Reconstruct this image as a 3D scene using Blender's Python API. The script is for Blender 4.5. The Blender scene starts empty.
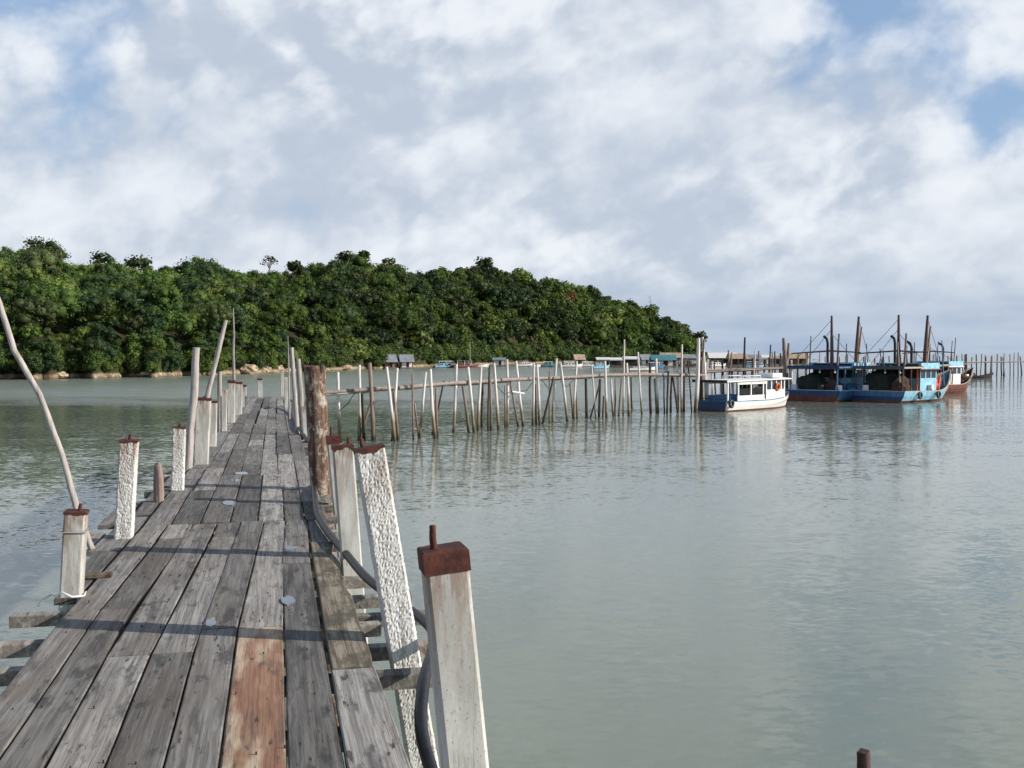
import bpy, bmesh, math, random
import numpy as np
from mathutils import Vector, Matrix, noise as mnoise

random.seed(7)
RNG = np.random.default_rng(11)
R = math.radians
F = 1050.0            # focal length in pixels at 1024 px wide
HC = 4.4              # eye height over the water
DK = 2.8              # pier deck over the water
HOR = 353.0
PITCH = math.atan((384 - HOR) / F)
COL = bpy.context.scene.collection
scene = bpy.context.scene


def at(px, py, Y):
    """world point seen at (px,py) at forward distance Y"""
    a, b = (px - 512) / F, (384 - py) / F
    c, s = math.cos(PITCH), math.sin(PITCH)
    d = Vector((a, c + b * s, -s + b * c))
    return Vector((0, 0, HC)) + d * (Y / d.y)


def onz(px, py, z):
    a, b = (px - 512) / F, (384 - py) / F
    c, s = math.cos(PITCH), math.sin(PITCH)
    d = Vector((a, c + b * s, -s + b * c))
    return Vector((0, 0, HC)) + d * ((z - HC) / d.z)


# ------------------------------------------------------------------ objects
def link(name, me, mat=None, parent=None, loc=None):
    o = bpy.data.objects.new(name, me)
    COL.objects.link(o)
    mats = mat if isinstance(mat, (list, tuple)) else ([mat] if mat else [])
    for m in mats:
        me.materials.append(m)
    if parent:
        o.parent = parent
    if loc is not None:
        o.location = loc
    return o


def tag(o, label=None, cat=None, group=None, kind=None):
    if label: o['label'] = label
    if cat: o['category'] = cat
    if group: o['group'] = group
    if kind: o['kind'] = kind
    return o


def empty(name, loc, rz, label, cat, group=None):
    o = bpy.data.objects.new(name, None)
    o.empty_display_size = .3
    COL.objects.link(o)
    o.location = loc
    o.rotation_euler = (0, 0, rz)
    return tag(o, label, cat, group)


class MB:
    """collects shapes into one mesh"""
    def __init__(s):
        s.v, s.f, s.m, s.sm = [], [], [], []

    def add(s, vs, fs, mi=0, smooth=False):
        b = len(s.v)
        s.v += [tuple(v) for v in vs]
        for f in fs:
            s.f.append([i + b for i in f]); s.m.append(mi); s.sm.append(smooth)
        return s

    def box(s, c, d, rz=0, mi=0, bev=0.0, M=None):
        x, y, z = d[0] / 2, d[1] / 2, d[2] / 2
        b = min(bev, x * .45, y * .45, z * .45)
        if b > 0:
            bm = bmesh.new()
            bmesh.ops.create_cube(bm, size=1)
            for v in bm.verts: v.co = (v.co.x * d[0], v.co.y * d[1], v.co.z * d[2])
            bmesh.ops.bevel(bm, geom=bm.edges[:], offset=b, segments=1, affect='EDGES')
            bm.verts.index_update()
            vs = [v.co.copy() for v in bm.verts]
            fs = [[v.index for v in f.verts] for f in bm.faces]
            bm.free()
        else:
            vs = [Vector((i * x, j * y, k * z)) for k in (-1, 1) for j in (-1, 1) for i in (-1, 1)]
            fs = [(0, 2, 3, 1), (4, 5, 7, 6), (0, 1, 5, 4), (2, 6, 7, 3), (0, 4, 6, 2), (1, 3, 7, 5)]
        Mx = M if M is not None else Matrix.Rotation(rz, 3, 'Z')
        return s.add([Mx @ Vector(v) + Vector(c) for v in vs], fs, mi)

    def tube(s, pts, rad, n=8, mi=0, smooth=True, caps=True, wob=0.0):
        pts = [Vector(p) for p in pts]
        if not isinstance(rad, (list, tuple)): rad = [rad] * len(pts)
        rings = []
        up = Vector((0, 0, 1))
        side = None
        for i, p in enumerate(pts):
            t = (pts[min(i + 1, len(pts) - 1)] - pts[max(i - 1, 0)]).normalized()
            if side is None:
                ref = Vector((1, 0, 0)) if abs(t.x) < .8 else Vector((0, 1, 0))
                side = (ref - t * ref.dot(t)).normalized()
            else:
                side = (side - t * side.dot(t)).normalized()
            bi = t.cross(side)
            ring = []
            for k in range(n):
                a = 2 * math.pi * k / n
                rr = rad[i] * (1 + wob * mnoise.noise(Vector((math.cos(a) * 1.3, math.sin(a) * 1.3, p.length * 3))))
                ring.append(p + (side * math.cos(a) + bi * math.sin(a)) * rr)
            rings.append(ring)
        vs = [v for r in rings for v in r]
        fs = []
        for i in range(len(pts) - 1):
            for k in range(n):
                a, b = i * n + k, i * n + (k + 1) % n
                fs.append((a, b, b + n, a + n))
        s.add(vs, fs, mi, smooth)
        if caps:
            s.add(rings[0], [list(range(n))[::-1]], mi)
            s.add(rings[-1], [list(range(n))], mi)
        return s

    def ball(s, c, r, mi=0, sub=2, noise=.0, seed=0, smooth=True):
        bm = bmesh.new()
        bmesh.ops.create_icosphere(bm, subdivisions=sub, radius=1)
        vs = []
        rr = Vector(r) if not isinstance(r, (int, float)) else Vector((r, r, r))
        for v in bm.verts:
            k = 1 + noise * mnoise.noise(v.co * 1.7 + Vector((seed, seed * .7, 0))) + noise * .6 * mnoise.noise(v.co * 4.1 + Vector((0, seed, seed)))
            vs.append(Vector((v.co.x * rr.x * k, v.co.y * rr.y * k, v.co.z * rr.z * k)) + Vector(c))
        bm.verts.index_update()
        fs = [[v.index for v in f.verts] for f in bm.faces]
        bm.free()
        return s.add(vs, fs, mi, smooth)

    def mesh(s, name):
        me = bpy.data.meshes.new(name)
        me.from_pydata(s.v, [], s.f)
        me.polygons.foreach_set('material_index', s.m)
        me.polygons.foreach_set('use_smooth', s.sm)
        me.update()
        return me

    def build(s, name, mat, parent=None, loc=None):
        return link(name, s.mesh(name), mat, parent, loc)


# ------------------------------------------------------------------ materials
class NT:
    def __init__(s, tree):
        s.t = tree

    def n(s, kind, **kw):
        nd = s.t.nodes.new(kind)
        for k, v in kw.items():
            if k.startswith('i_'):
                key = k[2:]
                key = int(key) if key.isdigit() else key
                if hasattr(v, 'is_linked') or isinstance(v, bpy.types.NodeSocket):
                    s.t.links.new(v, nd.inputs[key])
                else:
                    nd.inputs[key].default_value = v
            else:
                setattr(nd, k, v)
        return nd

    def math(s, op, a, b=0.0, c=None, clamp=False):
        nd = s.n('ShaderNodeMath', operation=op, i_0=a, i_1=b)
        if c is not None:
            if isinstance(c, bpy.types.NodeSocket): s.t.links.new(c, nd.inputs[2])
            else: nd.inputs[2].default_value = c
        nd.use_clamp = clamp
        return nd.outputs[0]

    def vmath(s, op, a, b=(0, 0, 0)):
        nd = s.n('ShaderNodeVectorMath', operation=op, i_0=a, i_1=b)
        return nd.outputs['Value'] if op in ('DOT_PRODUCT', 'LENGTH', 'DISTANCE') else nd.outputs[0]

    def smooth(s, x, a, b):
        nd = s.n('ShaderNodeMapRange', i_0=x, i_1=a, i_2=b)
        nd.interpolation_type = 'SMOOTHSTEP'
        return nd.outputs[0]

    def noise(s, vec, scale, detail=4, rough=.55, dist=0.0):
        nd = s.n('ShaderNodeTexNoise', i_Vector=vec, i_Scale=scale, i_Detail=detail, i_Roughness=rough, i_Distortion=dist)
        return nd

    def mix(s, f, a, b, blend='MIX'):
        nd = s.t.nodes.new('ShaderNodeMix')
        nd.data_type = 'RGBA'; nd.blend_type = blend; nd.clamp_factor = True
        for idx, v in ((0, f), (6, a), (7, b)):
            if isinstance(v, bpy.types.NodeSocket): s.t.links.new(v, nd.inputs[idx])
            else: nd.inputs[idx].default_value = (*v, 1) if isinstance(v, tuple) and len(v) == 3 else v
        return nd.outputs[2]

    def scaled(s, vec, sc):
        return s.vmath('MULTIPLY', vec, sc)


def newmat(name):
    m = bpy.data.materials.new(name)
    m.use_nodes = True
    t = m.node_tree
    t.nodes.clear()
    nt = NT(t)
    out = nt.n('ShaderNodeOutputMaterial')
    bs = nt.n('ShaderNodeBsdfPrincipled')
    t.links.new(bs.outputs[0], out.inputs[0])
    return m, nt, bs


def setc(nt, bs, col=None, rough=None, normal=None, spec=None):
    for k, v in (('Base Color', col), ('Roughness', rough), ('Normal', normal), ('Specular IOR Level', spec)):
        if v is None: continue
        if isinstance(v, bpy.types.NodeSocket): nt.t.links.new(v, bs.inputs[k])
        else: bs.inputs[k].default_value = (*v, 1) if isinstance(v, tuple) and len(v) == 3 else v


def objco(nt):
    return nt.n('ShaderNodeTexCoord').outputs['Object']


def simple(name, col, var=.25, scale=6, rough=.6, bump=.3, dirt=(.08, .07, .05), dirt_amt=.35, stretch=(1, 1, 1)):
    """paint / metal / cloth with weathering"""
    m, nt, bs = newmat(name)
    co = nt.scaled(objco(nt), stretch)
    n1 = nt.noise(co, scale, 5).outputs[0]
    n2 = nt.noise(co, scale * 4.3, 4, .65).outputs[0]
    c = nt.mix(nt.smooth(n1, .3, .7), tuple(x * (1 - var) for x in col), tuple(min(1, x * (1 + var * .5)) for x in col))
    c = nt.mix(nt.math('MULTIPLY', nt.smooth(n2, .55, .75), dirt_amt), c, dirt)
    bp = nt.n('ShaderNodeBump', i_Strength=bump, i_Distance=.02, i_Height=n2).outputs[0]
    setc(nt, bs, c, rough, bp)
    return m


def wood_deck(name, pale, dark, warm, moss=None, cream=None):
    m, nt, bs = newmat(name)
    tint = nt.n('ShaderNodeAttribute', attribute_name='tint').outputs['Color']
    sp = nt.n('ShaderNodeSeparateColor', i_0=tint)
    r, g, b = sp.outputs
    edge = nt.n('ShaderNodeAttribute', attribute_name='tint').outputs['Alpha']
    off = nt.n('ShaderNodeCombineXYZ', i_0=nt.math('MULTIPLY', r, 37.0), i_1=nt.math('MULTIPLY', g, 53.0), i_2=nt.math('MULTIPLY', b, 11.0)).outputs[0]
    co = nt.vmath('ADD', objco(nt), off)
    # wavy grain
    warp = nt.noise(nt.scaled(co, (3, .8, 3)), 1.0, 3).outputs['Color']
    cow = nt.vmath('ADD', co, nt.scaled(warp, (.05, 0, .05)))
    g1 = nt.noise(nt.scaled(cow, (42, 1.1, 30)), 1.0, 6, .65).outputs[0]
    g2 = nt.noise(nt.scaled(cow, (130, 2.6, 90)), 1.0, 4, .6).outputs[0]
    big = nt.noise(nt.scaled(co, (4, 1.3, 4)), 1.0, 4, .6).outputs[0]
    c = nt.mix(nt.smooth(g1, .36, .63), dark, pale)
    c = nt.mix(nt.math('MULTIPLY', nt.smooth(g2, .5, .7), .45), c, tuple(x * .55 for x in dark))
    c = nt.mix(nt.math('MULTIPLY', nt.math('MULTIPLY_ADD', b, .8, .1), nt.smooth(big, .35, .7)), c, warm)
    # worn patches and stains
    st = nt.noise(nt.scaled(co, (9, 3.2, 9)), 1.0, 5, .62).outputs[0]
    c = nt.mix(nt.math('MULTIPLY', nt.smooth(st, .55, .67), .75), c, (.045, .042, .042))
    st2 = nt.noise(nt.scaled(co, (26, 5, 20)), 1.0, 3, .6).outputs[0]
    c = nt.mix(nt.math('MULTIPLY', nt.smooth(st2, .63, .70), .85), c, (.03, .028, .027))
    # long dark wet-rot streaks and bleached stretches
    rot_ = nt.noise(nt.scaled(co, (7, .75, 7)), 1.0, 6, .68).outputs[0]
    c = nt.mix(nt.math('MULTIPLY', nt.smooth(rot_, .54, .66), .66), c, (.068, .062, .066))
    c = nt.mix(nt.math('MULTIPLY', nt.smooth(rot_, .44, .34), .40), c, tuple(min(1, x * 1.45) for x in pale))
    pal = nt.noise(nt.scaled(co, (14, 1.2, 9)), 1.0, 4, .6).outputs[0]
    c = nt.mix(nt.math('MULTIPLY', nt.smooth(pal, .58, .76), .5), c, tuple(min(1, x * 1.5) for x in pale))
    if cream:
        c = nt.mix(nt.math('MULTIPLY', nt.smooth(nt.noise(nt.scaled(co, (5, .9, 5)), 1.0, 4, .6).outputs[0], .46, .6), .85), c, cream)
    if moss:
        ms = nt.noise(nt.scaled(co, (7, 4, 7)), 1.0, 6, .7).outputs[0]
        c = nt.mix(nt.math('MULTIPLY', nt.smooth(ms, .45, .62), .85), c, moss)
    # cracks: thin long dark lines
    ck = nt.noise(nt.scaled(cow, (60, .7, 40)), 1.0, 2, .5).outputs[0]
    ckl = nt.math('SUBTRACT', 1.0, nt.smooth(nt.math('ABSOLUTE', nt.math('SUBTRACT', ck, .5)), .0, .012))
    ckm = nt.smooth(nt.noise(nt.scaled(co, (5, .9, 5)), 1.0, 2).outputs[0], .5, .62)
    crack = nt.math('MULTIPLY', ckl, ckm)
    c = nt.mix(nt.math('MULTIPLY', crack, .9), c, (.012, .011, .01))
    # brown rot creeping in from the board edges
    en = nt.noise(nt.scaled(co, (10, 2.2, 10)), 1.0, 5, .65).outputs[0]
    ed = nt.math('MULTIPLY', nt.smooth(nt.math('ADD', edge, nt.math('MULTIPLY', nt.math('SUBTRACT', en, .5), 1.7)), .78, 1.12), .62)
    c = nt.mix(ed, c, (.070, .058, .052))
    # plank tone
    tone = nt.math('MULTIPLY_ADD', g, .95, .47)
    c = nt.mix(1.0, c, nt.n('ShaderNodeCombineColor', i_0=tone, i_1=tone, i_2=nt.math('MULTIPLY', tone, .97)).outputs[0], 'MULTIPLY')
    h = nt.math('SUBTRACT', nt.math('ADD', nt.math('MULTIPLY', g1, .7), nt.math('MULTIPLY', g2, .5)), nt.math('MULTIPLY', crack, 1.2))
    bp = nt.n('ShaderNodeBump', i_Strength=.55, i_Distance=.006, i_Height=h).outputs[0]
    rough = nt.math('MULTIPLY_ADD', nt.smooth(st, .5, .7), -.25, .8)
    setc(nt, bs, c, rough, bp, .35)
    return m


def wood_pole(name, pale, dark, tide=None, scale=1.0, spots=.4):
    m, nt, bs = newmat(name)
    geo = nt.n('ShaderNodeNewGeometry').outputs['Position']
    co = geo
    g1 = nt.noise(nt.scaled(co, (26 * scale, 26 * scale, 1.6 * scale)), 1.0, 5, .65).outputs[0]
    g2 = nt.noise(nt.scaled(co, (7 * scale, 7 * scale, 4 * scale)), 1.0, 5, .65).outputs[0]
    c = nt.mix(nt.smooth(g1, .32, .66), dark, pale)
    c = nt.mix(nt.math('MULTIPLY', nt.smooth(g2, .55, .72), spots), c, tuple(x * .4 for x in dark))
    if tide:
        z = nt.n('ShaderNodeSeparateXYZ', i_0=geo).outputs[2]
        zz = nt.math('ADD', z, nt.math('MULTIPLY', nt.math('SUBTRACT', g2, .5), 1.2))
        c = nt.mix(nt.smooth(zz, 1.7, .8), c, tide)
        c = nt.mix(nt.smooth(zz, .6, .15), c, tuple(x * .3 for x in tide))
    bp = nt.n('ShaderNodeBump', i_Strength=.5, i_Distance=.01, i_Height=g1).outputs[0]
    setc(nt, bs, c, .8, bp, .3)
    return m


def concrete(name, base, streak, rough_surface=False):
    m, nt, bs = newmat(name)
    co = objco(nt)
    at_ = nt.n('ShaderNodeAttribute', attribute_name='tint').outputs['Color']
    sp = nt.n('ShaderNodeSeparateColor', i_0=at_)
    n1 = nt.noise(nt.scaled(co, (9, 9, 2.2)), 1.0, 6, .6).outputs[0]
    n2 = nt.noise(co, 38, 4, .65).outputs[0]
    n3 = nt.noise(nt.scaled(co, (22, 22, 5)), 1.0, 4, .6).outputs[0]
    c = nt.mix(nt.smooth(n1, .36, .68), streak, base)
    c = nt.mix(nt.math('MULTIPLY', nt.smooth(n2, .62, .75), .45), c, tuple(x * .5 for x in streak))
    c = nt.mix(nt.math('MULTIPLY', nt.smooth(n3, .63, .7), .55), c, (.10, .085, .06))
    # rust bleeding down from the iron cap
    ru = nt.math('MULTIPLY', sp.outputs[0], nt.smooth(nt.noise(nt.scaled(co, (30, 30, 5)), 1.0, 4, .6).outputs[0], .42, .58))
    n5 = nt.noise(nt.scaled(co, (1, 1, .6)), 120, 3, .6).outputs[0]
    c = nt.mix(nt.math('MULTIPLY', nt.smooth(n5, .62, .68), .55), c, (.13, .12, .10))
    ln = nt.noise(nt.scaled(co, (16, 16, 1.2)), 1.0, 5, .7).outputs[0]
    c = nt.mix(nt.math('MULTIPLY', nt.smooth(ln, .56, .64), .45), c, (.22, .205, .17))
    c = nt.mix(nt.math('MULTIPLY', ru, .75), c, (.20, .085, .04))
    # green-brown tide growth low down
    z = nt.n('ShaderNodeSeparateXYZ', i_0=nt.n('ShaderNodeNewGeometry').outputs['Position']).outputs[2]
    zz = nt.math('ADD', z, nt.math('MULTIPLY', nt.math('SUBTRACT', n1, .5), 1.0))
    c = nt.mix(nt.smooth(zz, 1.5, .7), c, (.07, .065, .04))
    bp = nt.n('ShaderNodeBump', i_Strength=.35 if not rough_surface else .6, i_Distance=.004 if not rough_surface else .006, i_Height=n2).outputs[0]
    setc(nt, bs, c, .85, bp, .25)
    return m


def rust_mat():
    m, nt, bs = newmat('rust')
    co = objco(nt)
    n1 = nt.noise(co, 14, 6, .65).outputs[0]
    n2 = nt.noise(co, 60, 4, .6).outputs[0]
    c = nt.mix(nt.smooth(n1, .35, .65), (.050, .017, .014), (.115, .036, .024))
    c = nt.mix(nt.math('MULTIPLY', nt.smooth(n2, .58, .7), .6), c, (.035, .018, .015))
    c = nt.mix(nt.math('MULTIPLY', nt.smooth(n1, .64, .74), .7), c, (.24, .12, .085))
    setc(nt, bs, c, .75, nt.n('ShaderNodeBump', i_Strength=.5, i_Distance=.005, i_Height=n2).outputs[0], .3)
    return m


def leaf_mat():
    m, nt, bs = newmat('foliage')
    tint = nt.n('ShaderNodeAttribute', attribute_name='tint').outputs['Color']
    co = nt.n('ShaderNodeNewGeometry').outputs['Position']
    n1 = nt.noise(co, .9, 3).outputs[0]
    k = nt.math('MULTIPLY_ADD', n1, .8, .6)
    c = nt.mix(1.0, tint, nt.n('ShaderNodeCombineColor', i_0=k, i_1=k, i_2=k).outputs[0], 'MULTIPLY')
    setc(nt, bs, c, .55, None, .25)
    tl = nt.n('ShaderNodeBsdfTranslucent')
    nt.t.links.new(nt.mix(1.0, c, (1.25, 1.2, .5), 'MULTIPLY'), tl.inputs[0])
    mx = nt.n('ShaderNodeMixShader', i_0=.33)
    nt.t.links.new(bs.outputs[0], mx.inputs[1]); nt.t.links.new(tl.outputs[0], mx.inputs[2])
    out = [n for n in nt.t.nodes if n.type == 'OUTPUT_MATERIAL'][0]
    nt.t.links.new(mx.outputs[0], out.inputs[0])
    return m


def ground_mat():
    m, nt, bs = newmat('earth')
    co = nt.n('ShaderNodeNewGeometry').outputs['Position']
    n1 = nt.noise(co, .25, 6, .65).outputs[0]
    n2 = nt.noise(co, 1.3, 5, .6).outputs[0]
    c = nt.mix(nt.smooth(n1, .35, .65), (.030, .040, .016), (.055, .05, .028))
    z = nt.n('ShaderNodeSeparateXYZ', i_0=co).outputs[2]
    zz = nt.math('ADD', z, nt.math('MULTIPLY', nt.math('SUBTRACT', n2, .5), 1.2))
    sand = nt.mix(nt.smooth(n2, .4, .65), (.24, .18, .12), (.40, .32, .23))
    sand = nt.mix(nt.smooth(n1, .5, .62), sand, (.20, .13, .08))
    c = nt.mix(nt.smooth(zz, 1.05, .65), c, sand)
    c = nt.mix(nt.smooth(zz, .45, .05), c, (.10, .095, .05))
    setc(nt, bs, c, .9, nt.n('ShaderNodeBump', i_Strength=.8, i_Distance=.3, i_Height=n2).outputs[0], .2)
    return m


def sea_mat():
    m, nt, bs = newmat('sea_water')
    co = nt.n('ShaderNodeNewGeometry').outputs['Position']
    sx = nt.n('ShaderNodeSeparateXYZ', i_0=co)
    wob = nt.scaled(nt.vmath('SUBTRACT', nt.noise(co, .06, 3).outputs['Color'], (.5, .5, .5)), (30, 30, 0))
    # ruffled / calm patches
    pw = nt.noise(nt.scaled(nt.vmath('ADD', co, wob), (.010, .022, 0)), 1.0, 4, .55).outputs[0]
    ruff0 = nt.smooth(pw, .40, .64)
    # wind reaches the water under the far shore; the lee in front of it lies calmer
    ywob = nt.math('ADD', sx.outputs[1], nt.math('MULTIPLY', nt.math('SUBTRACT', pw, .5), 70.0))
    lane = nt.math('MULTIPLY', nt.smooth(ywob, 78.0, 104.0), nt.smooth(sx.outputs[0], 30.0, 5.0))
    lee = nt.math('MULTIPLY', nt.smooth(ywob, 34.0, 48.0), nt.smooth(sx.outputs[0], 16.0, -14.0))
    ruff = nt.math('MAXIMUM', nt.math('MULTIPLY', ruff0, nt.math('MULTIPLY_ADD', lee, -.6, 1.0)), lane)
    def slope(sc, ax, det):
        c = nt.noise(nt.scaled(co, (sc * ax, sc, sc)), 1.0, det, .6).outputs['Color']
        return nt.vmath('SUBTRACT', c, (.5, .5, .5))
    s1 = nt.scaled(slope(7.5, .5, 3), (.26, .40, 0))
    s2 = nt.scaled(slope(1.7, .45, 3), (.06, .11, 0))
    s3 = nt.scaled(slope(.30, .35, 2), (.04, .09, 0))
    s = nt.vmath('ADD', nt.vmath('ADD', s1, s2), s3)
    amp = nt.math('ADD', nt.math('MULTIPLY_ADD', ruff, .45, .45), nt.math('MULTIPLY', lane, 1.0))
    ampv = nt.n('ShaderNodeCombineXYZ', i_0=amp, i_1=amp, i_2=0.0).outputs[0]
    nrm = nt.vmath('NORMALIZE', nt.vmath('ADD', nt.vmath('MULTIPLY', s, ampv), (0, 0, 1)))
    n1 = nt.noise(co, .03, 3).outputs[0]
    c = nt.mix(nt.smooth(n1, .3, .7), (.205, .24, .195), (.235, .27, .225))
    setc(nt, bs, c, nt.math('ADD', nt.math('MULTIPLY_ADD', ruff, .06, .05), nt.math('MULTIPLY', lane, .12)), nrm, .5)
    bs.inputs['IOR'].default_value = 1.33
    bs.inputs['Subsurface Weight'].default_value = 1.0
    bs.inputs['Subsurface Radius'].default_value = (.8, 1.1, .9)
    bs.inputs['Subsurface Scale'].default_value = 2.4
    return m


M = {}
M['deck'] = wood_deck('weathered_planks', (.335, .322, .31), (.165, .156, .152), (.19, .155, .13))
M['new_plank'] = wood_deck('reddish_plank', (.27, .16, .105), (.17, .085, .055), (.17, .075, .048), None, (.45, .36, .27))
M['moss_plank'] = wood_deck('mossy_plank', (.30, .27, .21), (.10, .075, .055), (.19, .14, .10), (.075, .065, .045))
M['beam'] = wood_deck('beam_wood', (.40, .385, .36), (.21, .20, .185), (.25, .20, .16))
M['pole'] = wood_pole('pale_pole', (.50, .46, .43), (.29, .25, .235))
M['pole_grey'] = wood_pole('grey_pole', (.40, .37, .33), (.19, .165, .145))
M['stump'] = wood_pole('stump_wood', (.30, .23, .21), (.11, .075, .07))
M['pole_dark'] = wood_pole('dark_pole', (.10, .06, .052), (.04, .026, .024))
def bark_mat():
    m, nt, bs = newmat('trunk_bark')
    co = nt.n('ShaderNodeNewGeometry').outputs['Position']
    g1 = nt.noise(nt.scaled(co, (30, 30, 3)), 1.0, 6, .65).outputs[0]
    g2 = nt.noise(nt.scaled(co, (11, 11, 7)), 1.0, 6, .7).outputs[0]
    g3 = nt.noise(nt.scaled(co, (45, 45, 22)), 1.0, 4, .6).outputs[0]
    c = nt.mix(nt.smooth(g1, .35, .65), (.085, .045, .03), (.22, .15, .11))
    c = nt.mix(nt.smooth(g2, .50, .62), c, (.44, .385, .325))
    c = nt.mix(nt.math('MULTIPLY', nt.smooth(g3, .56, .66), .7), c, (.075, .035, .022))
    setc(nt, bs, c, .85, nt.n('ShaderNodeBump', i_Strength=.9, i_Distance=.012, i_Height=nt.math('ADD', g1, g2)).outputs[0], .25)
    return m


M['bark'] = bark_mat()
M['jp_white'] = wood_pole('jetty_pole_pale', (.78, .74, .70), (.55, .50, .45), (.21, .17, .11), .5)
M['jp_brown'] = wood_pole('jetty_pole_brown', (.34, .26, .22), (.19, .13, .11), (.16, .125, .08), .5)
M['jp_dark'] = wood_pole('jetty_pole_dark', (.085, .065, .055), (.04, .03, .027), (.06, .05, .035), .5)
M['rail'] = wood_pole('rail_wood', (.36, .30, .27), (.18, .145, .13), None, .6)
M['conc'] = concrete('smooth_concrete', (.60, .59, .55), (.40, .395, .36))
M['conc_rough'] = concrete('rough_concrete', (.72, .71, .68), (.56, .55, .52), True)
M['rust'] = rust_mat()
M['leaf'] = leaf_mat()
M['earth'] = ground_mat()
M['sea'] = sea_mat()
M['rock'] = simple('shore_rock', (.45, .34, .24), .4, 1.2, .9, .8, (.12, .09, .06), .5)
M['tree_bark'] = simple('tree_bark', (.22, .19, .15), .4, 3, .9, .5)
M['dead_bark'] = simple('dead_bark', (.40, .37, .32), .3, 3, .9, .5)
M['rubber'] = simple('black_rubber', (.016, .017, .021), .3, 9, .45, .2, (.10, .10, .10), .3)
M['wire'] = simple('wire', (.30, .30, .30), .2, 20, .5, .1)
M['white'] = simple('white_paint', (.78, .78, .76), .06, 2.5, .45, .1, (.35, .30, .24), .25)
M['blue'] = simple('blue_paint', (.055, .17, .34), .3, 2.0, .5, .2, (.03, .05, .07), .5)
M['dkblue'] = simple('dark_blue_paint', (.02, .055, .14), .3, 2.0, .5, .2, (.03, .03, .04), .5)
M['ltblue'] = simple('light_blue_paint', (.27, .54, .70), .25, 2.2, .55, .2, (.13, .10, .08), .4)
M['redbrown'] = simple('antifouling', (.17, .055, .04), .4, 2.0, .8, .3, (.06, .05, .035), .6)
M['dark'] = simple('dark_interior', (.03, .028, .027), .4, 4, .8, .3)
M['glass'] = simple('window_glass', (.03, .04, .05), .2, 3, .08, .02, (.05, .05, .05), .1)
M['awning'] = simple('awning', (.10, .10, .11), .3, 2, .8, .2)
M['deckwood'] = simple('boat_deck', (.28, .22, .16), .35, 3, .8, .4, (.06, .05, .04), .6)
M['net'] = simple('fishing_net', (.028, .042, .034), .5, 12, .95, 1.0, (.10, .11, .08), .4)
M['rope_net'] = simple('brown_net', (.085, .05, .04), .5, 12, .95, 1.0, (.16, .10, .07), .4)
M['orange'] = simple('orange_plastic', (.72, .15, .05), .2, 6, .5, .1)
M['red'] = simple('red_plastic', (.50, .045, .05), .2, 6, .5, .1)
M['mast'] = wood_pole('mast_wood', (.20, .12, .10), (.08, .05, .045), None, .6)
M['mast_pale'] = wood_pole('mast_pale', (.50, .45, .38), (.30, .26, .22), None, .6)
M['teal'] = simple('teal_roof', (.07, .24, .28), .25, 1.0, .6, .2)
M['tanroof'] = simple('tan_roof', (.45, .34, .24), .3, 1.0, .8, .3)
M['greyroof'] = simple('grey_roof', (.24, .26, .30), .25, 1.0, .6, .3, (.16, .08, .05), .4)
M['brownwall'] = simple('board_wall', (.20, .14, .10), .35, 1.5, .8, .4, (.06, .05, .04), .5, (3, 3, .4))
M['bench'] = simple('blue_bench', (.06, .16, .36), .2, 5, .5, .1)

# ------------------------------------------------------------------ camera, light, sky
cam = bpy.data.cameras.new('camera')
cam.sensor_width = 36
cam.lens = F * 36 / 1024
cam.clip_end = 60000
cam.clip_start = .05
co = bpy.data.objects.new('camera', cam)
COL.objects.link(co)
co.location = (0, 0, HC)
co.rotation_euler = (math.pi / 2 - PITCH, 0, 0)
scene.camera = co
scene.render.resolution_x, scene.render.resolution_y = 1024, 768

SUN_EL = R(25)
SUN_AZ = math.atan2(.982, -.188)      # from +Y clockwise
sd = Vector((math.sin(SUN_AZ) * math.cos(SUN_EL), math.cos(SUN_AZ) * math.cos(SUN_EL), math.sin(SUN_EL)))
sl = bpy.data.lights.new('sun', 'SUN')
sl.energy = 5.0
sl.angle = R(.5)
sl.color = (1.0, .93, .83)
so = bpy.data.objects.new('sun', sl)
COL.objects.link(so)
so.rotation_euler = (-sd).to_track_quat('-Z', 'Y').to_euler()
so.location = sd * 300


def pdir(px, py):
    v = at(px, py, 1000) - Vector((0, 0, HC))
    return v.normalized()


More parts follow.
